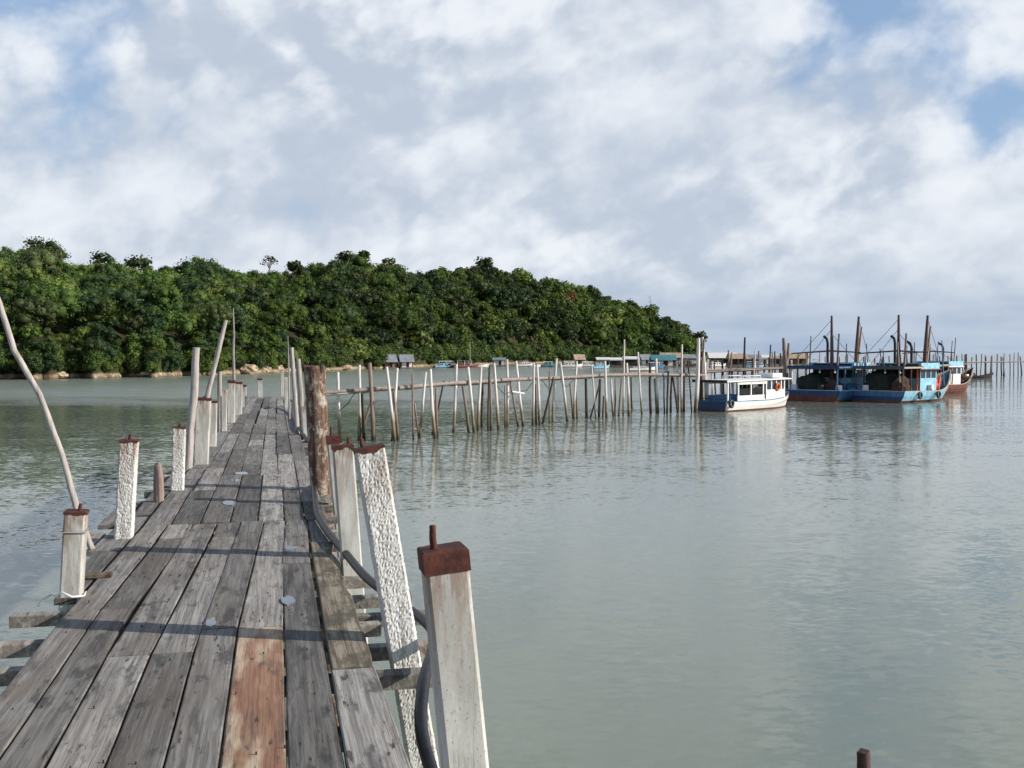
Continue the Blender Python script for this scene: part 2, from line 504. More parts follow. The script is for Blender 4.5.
def make_world():
    w = bpy.data.worlds.new('World')
    scene.world = w
    w.use_nodes = True
    t = w.node_tree
    t.nodes.clear()
    nt = NT(t)
    out = nt.n('ShaderNodeOutputWorld')
    bg = nt.n('ShaderNodeBackground', i_Strength=.10)
    t.links.new(bg.outputs[0], out.inputs[0])
    sky = nt.n('ShaderNodeTexSky')
    sky.sky_type = 'NISHITA'
    sky.sun_disc = False
    sky.sun_elevation = SUN_EL
    sky.sun_rotation = SUN_AZ
    sky.air_density = 1.0
    sky.dust_density = .6
    d = nt.vmath('NORMALIZE', nt.n('ShaderNodeTexCoord').outputs['Generated'])
    sp = nt.n('ShaderNodeSeparateXYZ', i_0=d)
    el = nt.math('MAXIMUM', sp.outputs[2], 0.0)
    inv = nt.math('DIVIDE', 1.0, nt.math('ADD', el, .22))
    px = nt.math('MULTIPLY', sp.outputs[0], inv)
    py = nt.math('MULTIPLY', sp.outputs[1], inv)
    p = nt.n('ShaderNodeCombineXYZ', i_0=px, i_1=py, i_2=nt.math('MULTIPLY', el, 1.2)).outputs[0]
    warp = nt.noise(d, 5.0, 5, .6).outputs['Color']
    dw = nt.vmath('ADD', d, nt.scaled(nt.vmath('SUBTRACT', warp, (.5, .5, .5)), (.22, .22, .16)))

    def blob(px_, py_, r, soft=1.0):
        dd = nt.vmath('DISTANCE', dw, tuple(pdir(px_, py_)))
        return nt.smooth(dd, r / F, r / F * (1 - .9 * soft))

    def total(lst):
        acc = None
        for (a, b, r, k) in lst:
            x = nt.math('MULTIPLY', blob(a, b, r), k)
            acc = x if acc is None else nt.math('ADD', acc, x)
        return acc
    # banks rising to the right as seen from the pier
    rot = nt.n('ShaderNodeVectorRotate', i_Vector=d, rotation_type='Y_AXIS')
    rot.inputs['Angle'].default_value = R(20)
    ps = nt.scaled(rot.outputs[0], (1.0, 1.0, 1.45))
    wv = nt.scaled(nt.vmath('SUBTRACT', nt.noise(ps, 11.0, 4, .55).outputs['Color'], (.5, .5, .5)), (.05, .05, .05))
    pw_ = nt.vmath('ADD', ps, wv)

    def voro(v, sc):
        nd = nt.n('ShaderNodeTexVoronoi', i_Vector=v, i_Scale=sc, feature='F1')
        nd.inputs['Detail'].default_value = 2.0
        nd.inputs['Roughness'].default_value = .55
        nd.inputs['Lacunarity'].default_value = 2.2
        nd.normalize = True
        return nt.math('SUBTRACT', 1.0, nd.outputs['Distance'])

    def dens(v):
        big = nt.noise(v, 3.2, 3, .5).outputs[0]
        mid = nt.noise(nt.vmath('ADD', v, (3.1, 7.7, 0)), 8.0, 6, .55).outputs[0]
        vp = voro(nt.vmath('ADD', v, (.3, 0, .7)), 13.0)
        x = nt.math('ADD', nt.math('MULTIPLY', big, .5), nt.math('MULTIPLY', mid, .34))
        return big, mid, vp, nt.math('ADD', x, nt.math('MULTIPLY', vp, .26))
    n_big, n_mid, puff, D0 = dens(pw_)
    D1 = dens(nt.vmath('ADD', pw_, (.022, -.004, .024)))[3]
    relief = nt.math('SUBTRACT', D0, D1)
    n_fine = nt.noise(nt.vmath('ADD', nt.scaled(d, (1, 1, 1.4)), (9, 2, 0)), 26.0, 6, .6, .1).outputs[0]
    cov = nt.math('ADD', D0, nt.math('MULTIPLY', nt.math('SUBTRACT', n_fine, .5), .12))
    holes = total([(905, 0, 190, .25), (815, 62, 130, .19), (985, 82, 100, .18), (1015, 118, 70, .15), (10, 0, 190, .28), (205, 105, 60, .12), (80, 100, 60, .10), (545, 62, 50, .10)])
    cov = nt.math('SUBTRACT', nt.math('ADD', cov, .09), holes)
    # cloud cover thinned overhead, out of view, to cut ambient fill
    cov = nt.math('SUBTRACT', cov, nt.math('MULTIPLY', nt.smooth(el, .46, .66), .48))
    cov = nt.math('SUBTRACT', cov, nt.math('MULTIPLY', nt.smooth(sp.outputs[1], .15, -.35), .22))  # thinned behind the camera too, for less fill light
    cover = nt.smooth(cov, .37, .58)
    # shade of the cloud: grey bellies, bright rims
    # lit heads: strong where the bank is marked bright, faint in the grey sheets
    zone = nt.smooth(nt.noise(nt.vmath('ADD', ps, (5, 1, 2)), 3.0, 2, .5).outputs[0], .38, .62)
    k = nt.math('MULTIPLY_ADD', zone, 3.0, .9)
    sh = nt.math('ADD', nt.math('MULTIPLY', relief, k), nt.math('MULTIPLY', nt.math('SUBTRACT', n_mid, .5), .38))
    sh = nt.math('ADD', nt.math('ADD', sh, .50), nt.math('MULTIPLY', nt.math('SUBTRACT', n_fine, .5), .26))
    sh = nt.math('ADD', sh, nt.math('MULTIPLY', nt.math('SUBTRACT', puff, .6), .36))
    brights = total([(150, 200, 60, .17), (60, 215, 70, .12), (965, 185, 100, .15), (955, 118, 55, .18), (580, 155, 50, .12), (640, 115, 80, .10), (450, 95, 90, .07), (770, 72, 40, .18), (990, 40, 60, .14), (820, 250, 120, .08), (500, 210, 90, .06), (290, 235, 60, .06), (820, 190, 60, .08)])
    greys = total([(330, 150, 120, .10), (620, 50, 90, .05), (60, 60, 130, .05), (250, 60, 140, .06), (700, 150, 80, .09), (280, 205, 70, .08), (600, 250, 160, .07), (850, 110, 80, .05), (120, 150, 60, .05), (420, 180, 60, .05)])
    sh = nt.math('SUBTRACT', nt.math('ADD', sh, brights), greys)
    shade = nt.smooth(sh, .27, .82)
    ccol = nt.mix(shade, (4.9, 5.55, 6.55), (8.2, 8.5, 8.95))
    # thin clouds let the blue through; a milky blue band low over the horizon
    low = nt.smooth(el, .095, .0)
    skyc = nt.mix(nt.math('MULTIPLY', nt.smooth(el, .62, .36), .5), sky.outputs[0], (3.4, 5.1, 8.0))
    c = nt.mix(nt.math('MULTIPLY', cover, .94), skyc, ccol)
    lowc = nt.mix(nt.smooth(nt.noise(nt.scaled(d, (3, 3, 40)), 1.0, 4).outputs[0], .35, .65), (2.9, 3.9, 5.5), (4.2, 5.1, 6.3))
    c = nt.mix(nt.math('MULTIPLY', low, .8), c, lowc)
    t.links.new(c, bg.inputs[0])
    w.cycles.sampling_method = 'MANUAL'
    w.cycles.sample_map_resolution = 256


make_world()
vs = scene.view_settings
vs.view_transform = 'Standard'
vs.look = 'None'
vs.exposure = 0.11
vs.gamma = 1.0
vs.use_curve_mapping = False
scene.cycles.max_bounces = 6
scene.cycles.use_denoising = True

# ------------------------------------------------------------------ sea
mb = MB()
S_ = 24000
mb.add([(-S_, -S_, 0), (S_, -S_, 0), (S_, S_, 0), (-S_, S_, 0)], [(0, 1, 2, 3)])
tag(mb.build('sea', M['sea']), kind='structure')

# ------------------------------------------------------------------ hill
HX = np.array([-260, -100, 0, 50, 70, 110, 150, 200, 250, 300, 350, 400, 450, 500, 550, 600, 650, 680, 700, 712.])
HT = np.array([240, 242, 250, 254, 269, 268, 269, 272, 276, 274, 271, 271, 273, 274, 285, 298, 315, 329, 343, 356.])
HS = np.array([150, 160, 172, 176, 178, 184, 190, 200, 218, 240, 268, 300, 345, 395, 440, 480, 510, 525, 535, 540.])
HR = np.array([120, 125, 130, 120, 95, 95, 95, 95, 95, 95, 95, 98, 100, 95, 90, 85, 75, 60, 45, 30.])


def hill_h(px, u):
    """ground height at pixel-bearing px, fraction u from shore (0) to ridge (1)"""
    S = np.interp(px, HX, HS); D = np.interp(px, HX, HR); yt = np.interp(px, HX, HT)
    Hr = np.maximum(HC + (HOR - yt) / F * (S + D) - 7.7, .6)
    bank = np.clip(u * D / 3.0, 0, 1)
    up = np.clip(u, 0, 1) ** .78
    dn = np.clip((u - 1) / .9, 0, 1)
    h = 1.5 * bank + (Hr - 1.5) * up
    h = h * (1 - dn ** 2 * 1.0)
    h = np.where(u < 0, u * D * .35, h)
    wob = 1.2 * np.sin(px * .045 + u * 5) * np.clip(u, 0, 1) * np.clip((700 - px) / 100, 0, 1)
    return h + wob


def hill_xy(px, u):
    S = np.interp(px, HX, HS); D = np.interp(px, HX, HR)
    # the shore wanders in and out a little
    Y = S + u * D + 2.5 * np.sin(px * .11) + 1.5 * np.sin(px * .31 + 1)
    return (px - 512) / F * Y, Y


def build_hill():
    pxs = np.concatenate([np.arange(-260, 700, 4.0), np.arange(700, 716, 2.0)])
    us = np.array([-.06, -.02, 0, .012, .03, .06, .1, .16, .24, .34, .45, .57, .7, .82, .92, 1, 1.1, 1.25, 1.45, 1.7, 1.9])
    V, Fc = [], []
    for p in pxs:
        pp = min(p, 712)
        for u in us:
            x, y = hill_xy(np.float64(p), np.float64(u))
            z = float(hill_h(np.float64(pp), np.float64(u)))
            if p > 710: z = min(z, -.2)
            z += .35 * mnoise.noise(Vector((x * .3, y * .3, 0))) if u >= 0 else 0
            V.append((float(x), float(y), z))
    n = len(us)
    for i in range(len(pxs) - 1):
        for k in range(n - 1):
            a = i * n + k
            Fc.append((a, a + n, a + n + 1, a + 1))
    me = bpy.data.meshes.new('hill')
    me.from_pydata(V, [], Fc)
    me.polygons.foreach_set('use_smooth', [True] * len(Fc))
    tag(link('hill', me, M['earth']), kind='structure')


build_hill()

# leaf-card foliage -------------------------------------------------
ICO_V = []
_bm = bmesh.new(); bmesh.ops.create_icosphere(_bm, subdivisions=1, radius=1)
_bm.verts.index_update()
ICO_V = np.array([v.co[:] for v in _bm.verts]); ICO_F = np.array([[v.index for v in f.verts] for f in _bm.faces]); _bm.free()


def foliage_mesh(name, C, RX, RZ, tint, lobes=8, cards=34, card=.6, core=.72, lobe_r=.5, flat_bottom=-.35):
    """C (T,3) crown centres, RX/RZ (T,) radii, tint (T,3): one mesh of leaf clumps and dense cores"""
    T = len(C)
    card = np.broadcast_to(np.asarray(card, float), (T,))
    # lobes
    ph = RNG.uniform(0, 2 * np.pi, (T, lobes)); cz = RNG.uniform(flat_bottom, 1.0, (T, lobes))
    cz[:, 0] = .75
    rr = np.sqrt(np.clip(1 - cz ** 2, 0, 1))
    k = RNG.uniform(.45, .72, (T, lobes))
    lc = np.stack([np.cos(ph) * rr * k * RX[:, None], np.sin(ph) * rr * k * RX[:, None], cz * k * RZ[:, None]], -1) + C[:, None, :]
    lr = lobe_r * RNG.uniform(.75, 1.25, (T, lobes)) * RX[:, None]
    ltint = tint[:, None, :] * RNG.uniform(.82, 1.18, (T, lobes, 1))
    # cards on the lobes
    d = RNG.normal(size=(T, lobes, cards, 3)); d[..., 2] += .25
    d /= np.linalg.norm(d, axis=-1, keepdims=True)
    pos = lc[:, :, None, :] + d * lr[:, :, None, None] * RNG.uniform(.72, 1.22, (T, lobes, cards, 1)) * np.array([1, 1, .85])
    nrm = d + RNG.normal(scale=.5, size=d.shape); nrm[..., 2] += .15
    nrm /= np.linalg.norm(nrm, axis=-1, keepdims=True)
    ref = RNG.normal(size=d.shape)
    e1 = np.cross(nrm, ref); e1 /= np.linalg.norm(e1, axis=-1, keepdims=True) + 1e-9
    e2 = np.cross(nrm, e1)
    sz = card[:, None, None, None] * RNG.uniform(.5, 1.15, (T, lobes, cards, 1))
    e1 = e1 * sz; e2 = e2 * sz * RNG.uniform(.5, .9, (T, lobes, cards, 1))
    quad = np.stack([pos - e1, pos - e2 + nrm * sz * .15, pos + e1, pos + e2 + nrm * sz * .15], -2).reshape(-1, 3)
    nq = T * lobes * cards
    ct = ltint[:, :, None, :] * RNG.uniform(.75, 1.25, (T, lobes, cards, 1))
    qcol = np.repeat(ct.reshape(-1, 3), 4, 0)
    qf = np.arange(nq * 4).reshape(-1, 4)
    # cores
    nv = len(ICO_V)
    jit = RNG.uniform(.85, 1.1, (T, lobes, nv, 1))
    cv = (lc[:, :, None, :] + ICO_V[None, None] * jit * lr[:, :, None, None] * core * np.array([1, 1, .85])).reshape(-1, 3)
    ncore = T * lobes
    cf = (ICO_F[None] + (np.arange(ncore) * nv)[:, None, None]).reshape(-1, 3) + nq * 4
    ccol = np.repeat(ltint.reshape(-1, 3), nv, 0)
    V = np.concatenate([quad, cv]); col = np.concatenate([qcol, ccol])
    return cards_to_mesh(name, V, qf, cf, col)


def cards_to_mesh(name, V, qf, tf, col):
    me = bpy.data.meshes.new(name)
    me.vertices.add(len(V))
    me.vertices.foreach_set('co', V.astype(np.float32).ravel())
    li = np.concatenate([qf.ravel(), tf.ravel()]).astype(np.int32)
    me.loops.add(len(li))
    me.loops.foreach_set('vertex_index', li)
    nf = len(qf) + len(tf)
    me.polygons.add(nf)
    ls = np.concatenate([np.arange(len(qf)) * 4, len(qf) * 4 + np.arange(len(tf)) * 3]).astype(np.int32)
    me.polygons.foreach_set('loop_start', ls)
    me.update(calc_edges=True)
    a = me.attributes.new('tint', 'FLOAT_COLOR', 'POINT')
    a.data.foreach_set('color', np.concatenate([col, np.ones((len(col), 1))], 1).astype(np.float32).ravel())
    me.validate()
    return me


GREENS = np.array([[.056, .086, .016], [.070, .104, .018], [.036, .060, .018], [.088, .118, .022], [.046, .070, .022], [.072, .084, .026], [.104, .130, .026], [.030, .052, .018]]) * np.array([1.04, 1.18, 1.3])


def build_forest():
    n = 15000
    px = RNG.uniform(-190, 709, n)
    u = RNG.uniform(.03, 1.22, n) ** 1.0
    S = np.interp(px, HX, HS); D = np.interp(px, HX, HR)
    x, y = hill_xy(px, u)
    # thin out by spacing
    rad = np.clip(RNG.lognormal(math.log(3.3), .46, n), 1.5, 8.0)
    rad *= np.where(u < .06, .62, 1.0) * np.clip(S / 260, .82, 1.35)
    keep = []
    cell = {}
    for i in np.argsort(RNG.random(n)):
        g = (int(x[i] // 6), int(y[i] // 6))
        ok = True
        for a in (-1, 0, 1):
            for b in (-1, 0, 1):
                for j in cell.get((g[0] + a, g[1] + b), ()):
                    if (x[i] - x[j]) ** 2 + (y[i] - y[j]) ** 2 < (.47 * (rad[i] + rad[j])) ** 2:
                        ok = False; break
                if not ok: break
            if not ok: break
        if ok:
            cell.setdefault(g, []).append(i); keep.append(i)
    k = np.array(keep)
    px, u, x, y, rad, S = px[k], u[k], x[k], y[k], rad[k], S[k]
    z = hill_h(px, u)
    edge = np.clip((712 - px) / 40, .35, 1)
    rad = rad * np.clip(edge + .15, 0, 1)
    hgt = RNG.uniform(2.6, 8.2, len(px)) * np.where(u < .08, .55, 1) * edge + rad * .2
    C = np.stack([x, y, z + hgt - rad * .25], 1)
    t = GREENS[RNG.integers(0, len(GREENS), len(px))] * RNG.uniform(.66, 1.25, (len(px), 1))
    # patches of different woodland on the slope
    patch = np.array([mnoise.noise(Vector((a * .012, b * .02, 3))) for a, b in zip(x, y)])
    t = t * (1 + .6 * patch)[:, None] * np.interp(px, [0, 280, 420, 700], [1.35, 1.2, .88, 1.0])[:, None]
    print('forest trees', len(px))
    card = np.clip(S / 430, .42, 1.05) * .62 * np.clip(rad / 3.3, .8, 1.8)
    # undergrowth hanging over the shore
    m = 900
    bx = RNG.uniform(-190, 705, m); bu = RNG.uniform(.008, .06, m)
    X2, Y2 = hill_xy(bx, bu); r2 = RNG.uniform(1.3, 2.6, m) * np.clip(np.interp(bx, HX, HS) / 260, .8, 1.5) * np.clip((712 - bx) / 30, .4, 1)
    C = np.concatenate([C, np.stack([X2, Y2, hill_h(bx, bu) + r2 * .28], 1)]); rad = np.concatenate([rad, r2])
    t = np.concatenate([t, GREENS[RNG.integers(0, len(GREENS), m)] * RNG.uniform(.8, 1.3, (m, 1))]); card = np.concatenate([card, np.clip(np.interp(bx, HX, HS) / 430, .42, 1.05) * .55])
    me = foliage_mesh('forest', C, rad, rad * RNG.uniform(.75, 1.15, len(rad)), t, 12, 60, card * .74, .68, .39)
    tag(link('forest', me, M['leaf']), 'dense green rainforest covering the whole low hill behind the bay', 'forest', kind='stuff')


build_forest()


def tree(name, label, px, u, ytop, r, tintc, shape=1.0, lobes=8, cards=40, group=None, sparse=False, trunk='tree_bark', core=.8, lobe_r=.5):
    x, y = hill_xy(np.float64(px), np.float64(u)); x, y = float(x), float(y)
    zg = float(hill_h(np.float64(px), np.float64(u)))
    zt = at(px, ytop - (1.5 if name == 'emergent_tree' and px < 640 else 0), y).z
    t = empty(name, (x, y, zg - .3), 0, label, 'tree', group)
    h = zt - zg + .3
    rz = r * shape
    tr = MB()
    lean = random.uniform(-.6, .6)
    tr.tube([(0, 0, 0), (lean * .3, 0, h * .4), (lean, 0, h - rz * .9)], [.30, .22, .12], 7)
    cz = h - rz * .85
    for k in range(6):
        a = k * 1.05 + random.random()
        tr.tube([(lean * .8, 0, cz - rz * .9 + .1 * k), (lean + math.cos(a) * r * .35, math.sin(a) * r * .35, cz - rz * .1), (lean + math.cos(a) * r * .75, math.sin(a) * r * .75, cz + rz * .35)], [.11, .07, .03], 5)
    tr.build('trunk', M[trunk], t)
    C = np.array([[lean, 0, cz]])
    me = foliage_mesh('crown', C, np.array([r]), np.array([rz]), np.array([tintc]), lobes, cards, (.42 if y < 320 else .6) * max(1, r / 3.6), core * .8, lobe_r, -.2 if shape > .6 else 0)
    link('crown', me, M['leaf'], t)
    return t


DG = (.045, .070, .022); MG = (.062, .094, .024); LG = (.095, .130, .034); BG = (.125, .165, .04); OL = (.085, .088, .036)
G_SKY = 'trees standing out along the hill skyline'
tree('emergent_tree', 'thin flat-topped tree on the skyline at the far left end of the hill', 38, .95, 241, 3.2, DG, .55, 7, 26, G_SKY, core=.4)
tree('emergent_tree', 'wispy open tree on the skyline just right of the flat-topped one at far left', 56, .98, 249, 2.6, OL, .7, 6, 22, G_SKY, core=.3, lobe_r=.4)
tree('emergent_tree', 'dark ragged tree with a lopsided top above the leftmost saddle of the skyline', 106, 1.0, 254, 3.6, DG, .9, 9, 34, G_SKY, core=.6)
tree('emergent_tree', 'broad dark domed tree on the skyline above the dead pale tree', 141, 1.0, 258, 4.0, DG, .8, 9, 40, G_SKY)
tree('emergent_tree', 'big bushy mid-green domed tree on the skyline above the tall knotted pole', 208, 1.0, 262, 4.2, MG, .8, 9, 40, G_SKY)
tree('emergent_tree', 'tall sparse see-through tree on the skyline over the middle of the pier', 271, 1.0, 256, 2.7, DG, 1.0, 6, 20, G_SKY, core=.25, lobe_r=.38)
tree('emergent_tree', 'rounded dark tree on the skyline just right of the tall see-through tree', 294, 1.0, 265, 3.2, DG, .75, 8, 36, G_SKY)
tree('emergent_tree', 'left of two umbrella-topped trees standing side by side on the skyline', 348, 1.0, 256, 3.2, DG, .55, 7, 36, G_SKY, core=.6)
tree('emergent_tree', 'right and taller of two umbrella-topped trees standing side by side on the skyline', 366, 1.0, 254, 3.0, DG, .6, 7, 36, G_SKY, core=.6)
tree('emergent_tree', 'airy tree with gaps on the skyline right of the two umbrella-topped trees', 389, 1.0, 260, 3.2, OL, .7, 7, 24, G_SKY, core=.3, lobe_r=.4)
tree('emergent_tree', 'round-headed tree poking above the skyline on the highest middle of the hill', 486, 1.0, 261, 4.6, DG, .7, 9, 40, G_SKY, core=.6)
tree('emergent_tree', 'small dark tree on the descending skyline left of the bare spindly tree', 590, 1.0, 287, 3.0, DG, .9, 7, 30, G_SKY, core=.6)
tree('emergent_tree', 'broad leaning tree at the seaward end of the hill above the tall pole cluster', 700, .9, 333, 4.6, DG, .7, 9, 36, G_SKY)
tree('russet_tree', 'reddish-brown crowned tree high on the green slope right of the hill top', 565, .78, 293, 5.2, (.125, .060, .028), .7, 8, 36)
tree('shore_tree', 'bright yellow-green bushy tree at the water behind the big brown trunk', 350, .05, 338, 5.2, BG, 1.1, 10, 48)
tree('shore_tree', 'pale green bushy tree on the shore above the orange boulders', 283, .06, 338, 4.2, LG, 1.1, 9, 44)
tree('shore_tree', 'olive low spreading tree on the shore at the far left of the beach', 68, .05, 352, 3.4, OL, .85, 8, 40)
tree('shore_tree', 'rounded olive tree on the shore below the dead pale tree', 100, .06, 345, 3.6, OL, .9, 9, 40)
tree('shore_tree', 'pale spreading tree on the shore behind the two grey-roofed huts', 418, .07, 330, 5.0, LG, 1.1, 9, 42)
tree('shore_tree', 'light olive bushy tree on the shore behind the pale-roofed hut', 528, .05, 340, 6.0, OL, .8, 9, 42)


def bare_tree(name, label, px, u, ytop, h_full, mat):
    x, y = hill_xy(np.float64(px), np.float64(u)); x, y = float(x), float(y)
    zt = at(px, ytop, y).z
    zg = float(hill_h(np.float64(px), np.float64(u)))
    h = zt - zg
    t = empty(name, (x, y, zg - .2), 0, label, 'tree')
    mb = MB(); mb.tube([(0, 0, 0), (.15, 0, h * .6), (-.1, 0, h)], [.24, .15, .04], 6); mb.build('trunk', M[mat], t)
    mb = MB()
    for k in range(12):
        a = random.uniform(0, 6.28); z0 = h * random.uniform(.45, .9); l = random.uniform(.8, 2.2)
        p1 = Vector((math.cos(a) * l * .5, math.sin(a) * l * .3, z0 + l * .5)); p2 = p1 + Vector((math.cos(a + .4) * l * .45, 0, l * .5))
        mb.tube([(0, 0, z0), p1, p2], [.09, .06, .03], 5)
    mb.build('branches', M[mat], t)


bare_tree('dead_tree', 'dead pale leafless tree on the lower slope left of the pier', 134, .13, 322, 9, 'dead_bark')
bare_tree('dead_tree', 'bare spindly leafless tree on the right end of the skyline', 650, 1.0, 294, 9, 'dead_bark')

# boulders on the shore
for i, (px, py, w, h, lab) in enumerate([
    (248, 370, 4.6, 1.9, 'large flat orange boulder on the shore beyond the pier end'),
    (263, 367, 3.2, 2.4, 'tall tilted boulder in the middle of the rocks beyond the pier end'),
    (275, 369, 3.6, 2.0, 'rounded pale boulder right of the tall tilted one beyond the pier end'),
    (285, 370, 2.2, 1.2, 'smallest boulder at the right of the rocks beyond the pier end'),
    (343, 369, 4.5, 1.3, 'low tan boulder on the shore behind the big brown trunk'),
    (60, 378, 2.6, .9, 'small tan boulder at the far left of the beach'),
    (146, 376, 5.0, 1.0, 'long flat sandy boulder on the beach left of the pier'),
]):
    y = float(np.interp(px, HX, HS)) + 1.5
    x = (px - 512) / F * y
    mb = MB(); mb.ball((0, 0, h * .3), (w * .5, w * .4, h * .6), 0, 3, .35, i * 3.3, False)
    tag(mb.build('boulder', M['rock'], None, (x, y, .35)), lab, 'boulder', 'boulders along the shore')

# ------------------------------------------------------------------ the plank pier
YAW = math.atan2(.2202, .9755)
PU = Vector((-math.sin(YAW), math.cos(YAW), 0)); PV = Vector((math.cos(YAW), math.sin(YAW), 0))


def pier(t, s, z=0.0):
    return PU * s + PV * t + Vector((0, 0, DK + z))


pr = empty('plank_pier', (0, 0, DK), YAW, 'old grey plank pier leading away over the water to the hill', 'pier')


def set_tint(me, cols):
    a = me.attributes.new('tint', 'FLOAT_COLOR', 'POINT')
    a.data.foreach_set('color', np.array(cols, np.float32).ravel())


class Planks:
    def __init__(s): s.mb, s.c = MB(), []

    def plank(s, t0, t1, s0, s1, z=0, th=.045, tone=None, t0b=None, t1b=None, rag=.0):
        """a board from s0 to s1; t0,t1 at the near end, t0b,t1b at the far end; cut edges are eased"""
        t0b = t0 if t0b is None else t0b; t1b = t1 if t1b is None else t1b
        n = max(2, int((s1 - s0) / .22))
        sec = []
        ph = random.uniform(0, 50)
        z += random.uniform(-.004, .005)
        zz0, zz1 = random.uniform(-.004, .006), random.uniform(-.004, .006)
        for i in range(n + 1):
            k = i / n
            y = s0 + (s1 - s0) * k
            a = t0 + (t0b - t0) * k + .004 * mnoise.noise(Vector((y * 2, ph, 0)))
            b = t1 + (t1b - t1) * k + .004 * mnoise.noise(Vector((y * 2, ph, 9)))
            if rag:
                b += rag * mnoise.noise(Vector((y * 1.7, ph, 4))) + rag * .5 * mnoise.noise(Vector((y * 7, ph, 4)))
            zz = z + zz0 * (1 - k) + zz1 * k + .003 * mnoise.noise(Vector((y * 1.1, ph, 5)))
            if i in (0, n):
                pass
            e = .006
            sec.append([(a, y, zz - th), (a, y, zz - e), (a + e, y, zz), ((a + b) / 2, y, zz + .0025 * mnoise.noise(Vector((y, ph, 7)))), (b - e, y, zz), (b, y, zz - e), (b, y, zz - th)])
        m = 7
        vs = [v for r in sec for v in r]
        fs = []
        for i in range(n):
            for q in range(m):
                a0, b0 = i * m + q, i * m + (q + 1) % m
                fs.append((a0, b0, b0 + m, a0 + m))
        fs.append(tuple(range(m)))
        fs.append(tuple(range(n * m, n * m + m))[::-1])
        # faces were laid clockwise from above: flip
        fs = [f[::-1] for f in fs]
        s.mb.add(vs, fs)
        tn = random.random() if tone is None else tone
        s.c += [(random.random() if i == 0 else 0, tn, 0, 1) for i in range(1)] * 0
        rr = random.random(); bb = random.random()
        s.c += [(rr, tn, bb, (1, 1, .94, 0, .94, 1, 1)[q % 7]) for q in range(len(vs))]

    def build(s, name, mat, parent):
        me = s.mb.mesh(name)
        set_tint(me, s.c)
        return link(name, me, mat, parent)


dk = Planks()
G = .009
near = [-1.27, -1.07, -.88, -.654, -.432, -.222, .038, .256, .50]
joint1 = [6.9, 6.9, 5.81, 5.81, 6.25, 6.25, 8.1, 5.3]
tones = [.55, .30, .80, .22, .45, None, .12, .9]
for c in range(8):
    if c in (5, 7): continue
    dk.plank(near[c] + G / 2, near[c + 1] - G / 2, 1.2, joint1[c], tone=tones[c], rag=.0)
far2 = [-1.2, -.985, -.76, -.54, -.32, -.11, .09, .29]
start2 = [6.91, 6.91, 5.82, 5.82, 6.26, 6.26, 8.11]
end2 = [10.2, 9.4, 10.2, 9.4, 10.2, 10.2, 10.2]
tones2 = [.6, .15, .5, .7, .25, .85, .45]
for c in range(7):
    dk.plank(near[c] + G / 2, near[c + 1] - G / 2, start2[c], end2[c], t0b=far2[c] + G / 2, t1b=far2[c + 1] - G / 2, tone=tones2[c])
for c in (1, 3):
    dk.plank(far2[c] + G / 2, far2[c + 1] - G / 2, 9.408, 10.2)
dk.plank(.295, .47, 8.96, 10.2, rag=.012)
cur = [10.21] * 7
tE = lambda s: (-1.2 + .2 * (s - 10) / 30, .47 + .05 * (s - 10) / 30)
bnd = [-1.2, -.955, -.695, -.425, -.165, .075, .275, .49]
while min(cur) < 39.25:
    base = min(cur)
    nb = []
    lo, hi = tE(base + 4)
    for q in range(8):
        v = lo + (hi - lo) * q / 7
        nb.append(v + (random.uniform(-.03, .03) if 0 < q < 7 else random.uniform(-.03, .02)))
    for c in range(7):
        ln = random.choice([1.3, 2.4, 3.2, 3.9, 3.9, 4.3])
        s1 = min(cur[c] + ln, 39.5 + random.uniform(-.1, .1))
        if 39.5 - s1 < .9: s1 = 39.5 + random.uniform(-.12, .1)
        if cur[c] >= 39.25: continue
        gg = G * random.uniform(.6, 1.8)
        dk.plank(bnd[c] + gg / 2, bnd[c + 1] - gg / 2, cur[c], s1 - .008, z=random.uniform(-.004, .006))
        cur[c] = s1
    bnd = [b * .5 + n * .5 for b, n in zip(bnd, nb)]
# outlying boards along the left edge, a little lower
dk.plank(-1.43, -1.29, 7.35, 9.0, z=-.012, t0b=-1.44, t1b=-1.25)
dk.plank(-1.50, -1.25, 9.05, 10.9, z=-.02, t0b=-1.44, t1b=-1.22)
dk.plank(-1.72, -1.53, 9.3, 10.2, z=-.05)
dk.plank(-1.66, -1.45, 10.6, 12.2, z=-.04, tone=.4)
dk.plank(-1.40, -1.22, 11.0, 13.1, z=-.015, tone=.2)
dk.plank(-1.36, -1.20, 13.4, 16.4, z=-.02)
dk.plank(-1.34, -1.18, 17.5, 20.5, z=-.02, tone=.3)
dk.plank(-1.28, -1.14, 22, 26, z=-.02)
dk.plank(.50, .60, 12.9, 14.6, z=-.03)
dk.build('deck', M['deck'], pr)
p2 = Planks(); p2.plank(-.222 + G / 2, .038 - G / 2, 1.2, 6.25, z=.004, tone=.9)
tag(p2.build('plank', M['new_plank'], pr), 'newer reddish-brown plank let into the grey deck')
p3 = Planks(); p3.plank(.268, .475, 5.31, 8.95, z=.006, tone=.75, rag=.035, t0b=.28, t1b=.455)
tag(p3.build('plank', M['moss_plank'], pr), 'mossy ragged-edged plank along the right edge')
p4 = Planks(); p4.plank(.258, .53, 1.2, 5.29, z=.008, tone=.95, t0b=.265, t1b=.485)
tag(p4.build('plank', M['deck'], pr), 'wide pale grey plank at the near right edge')
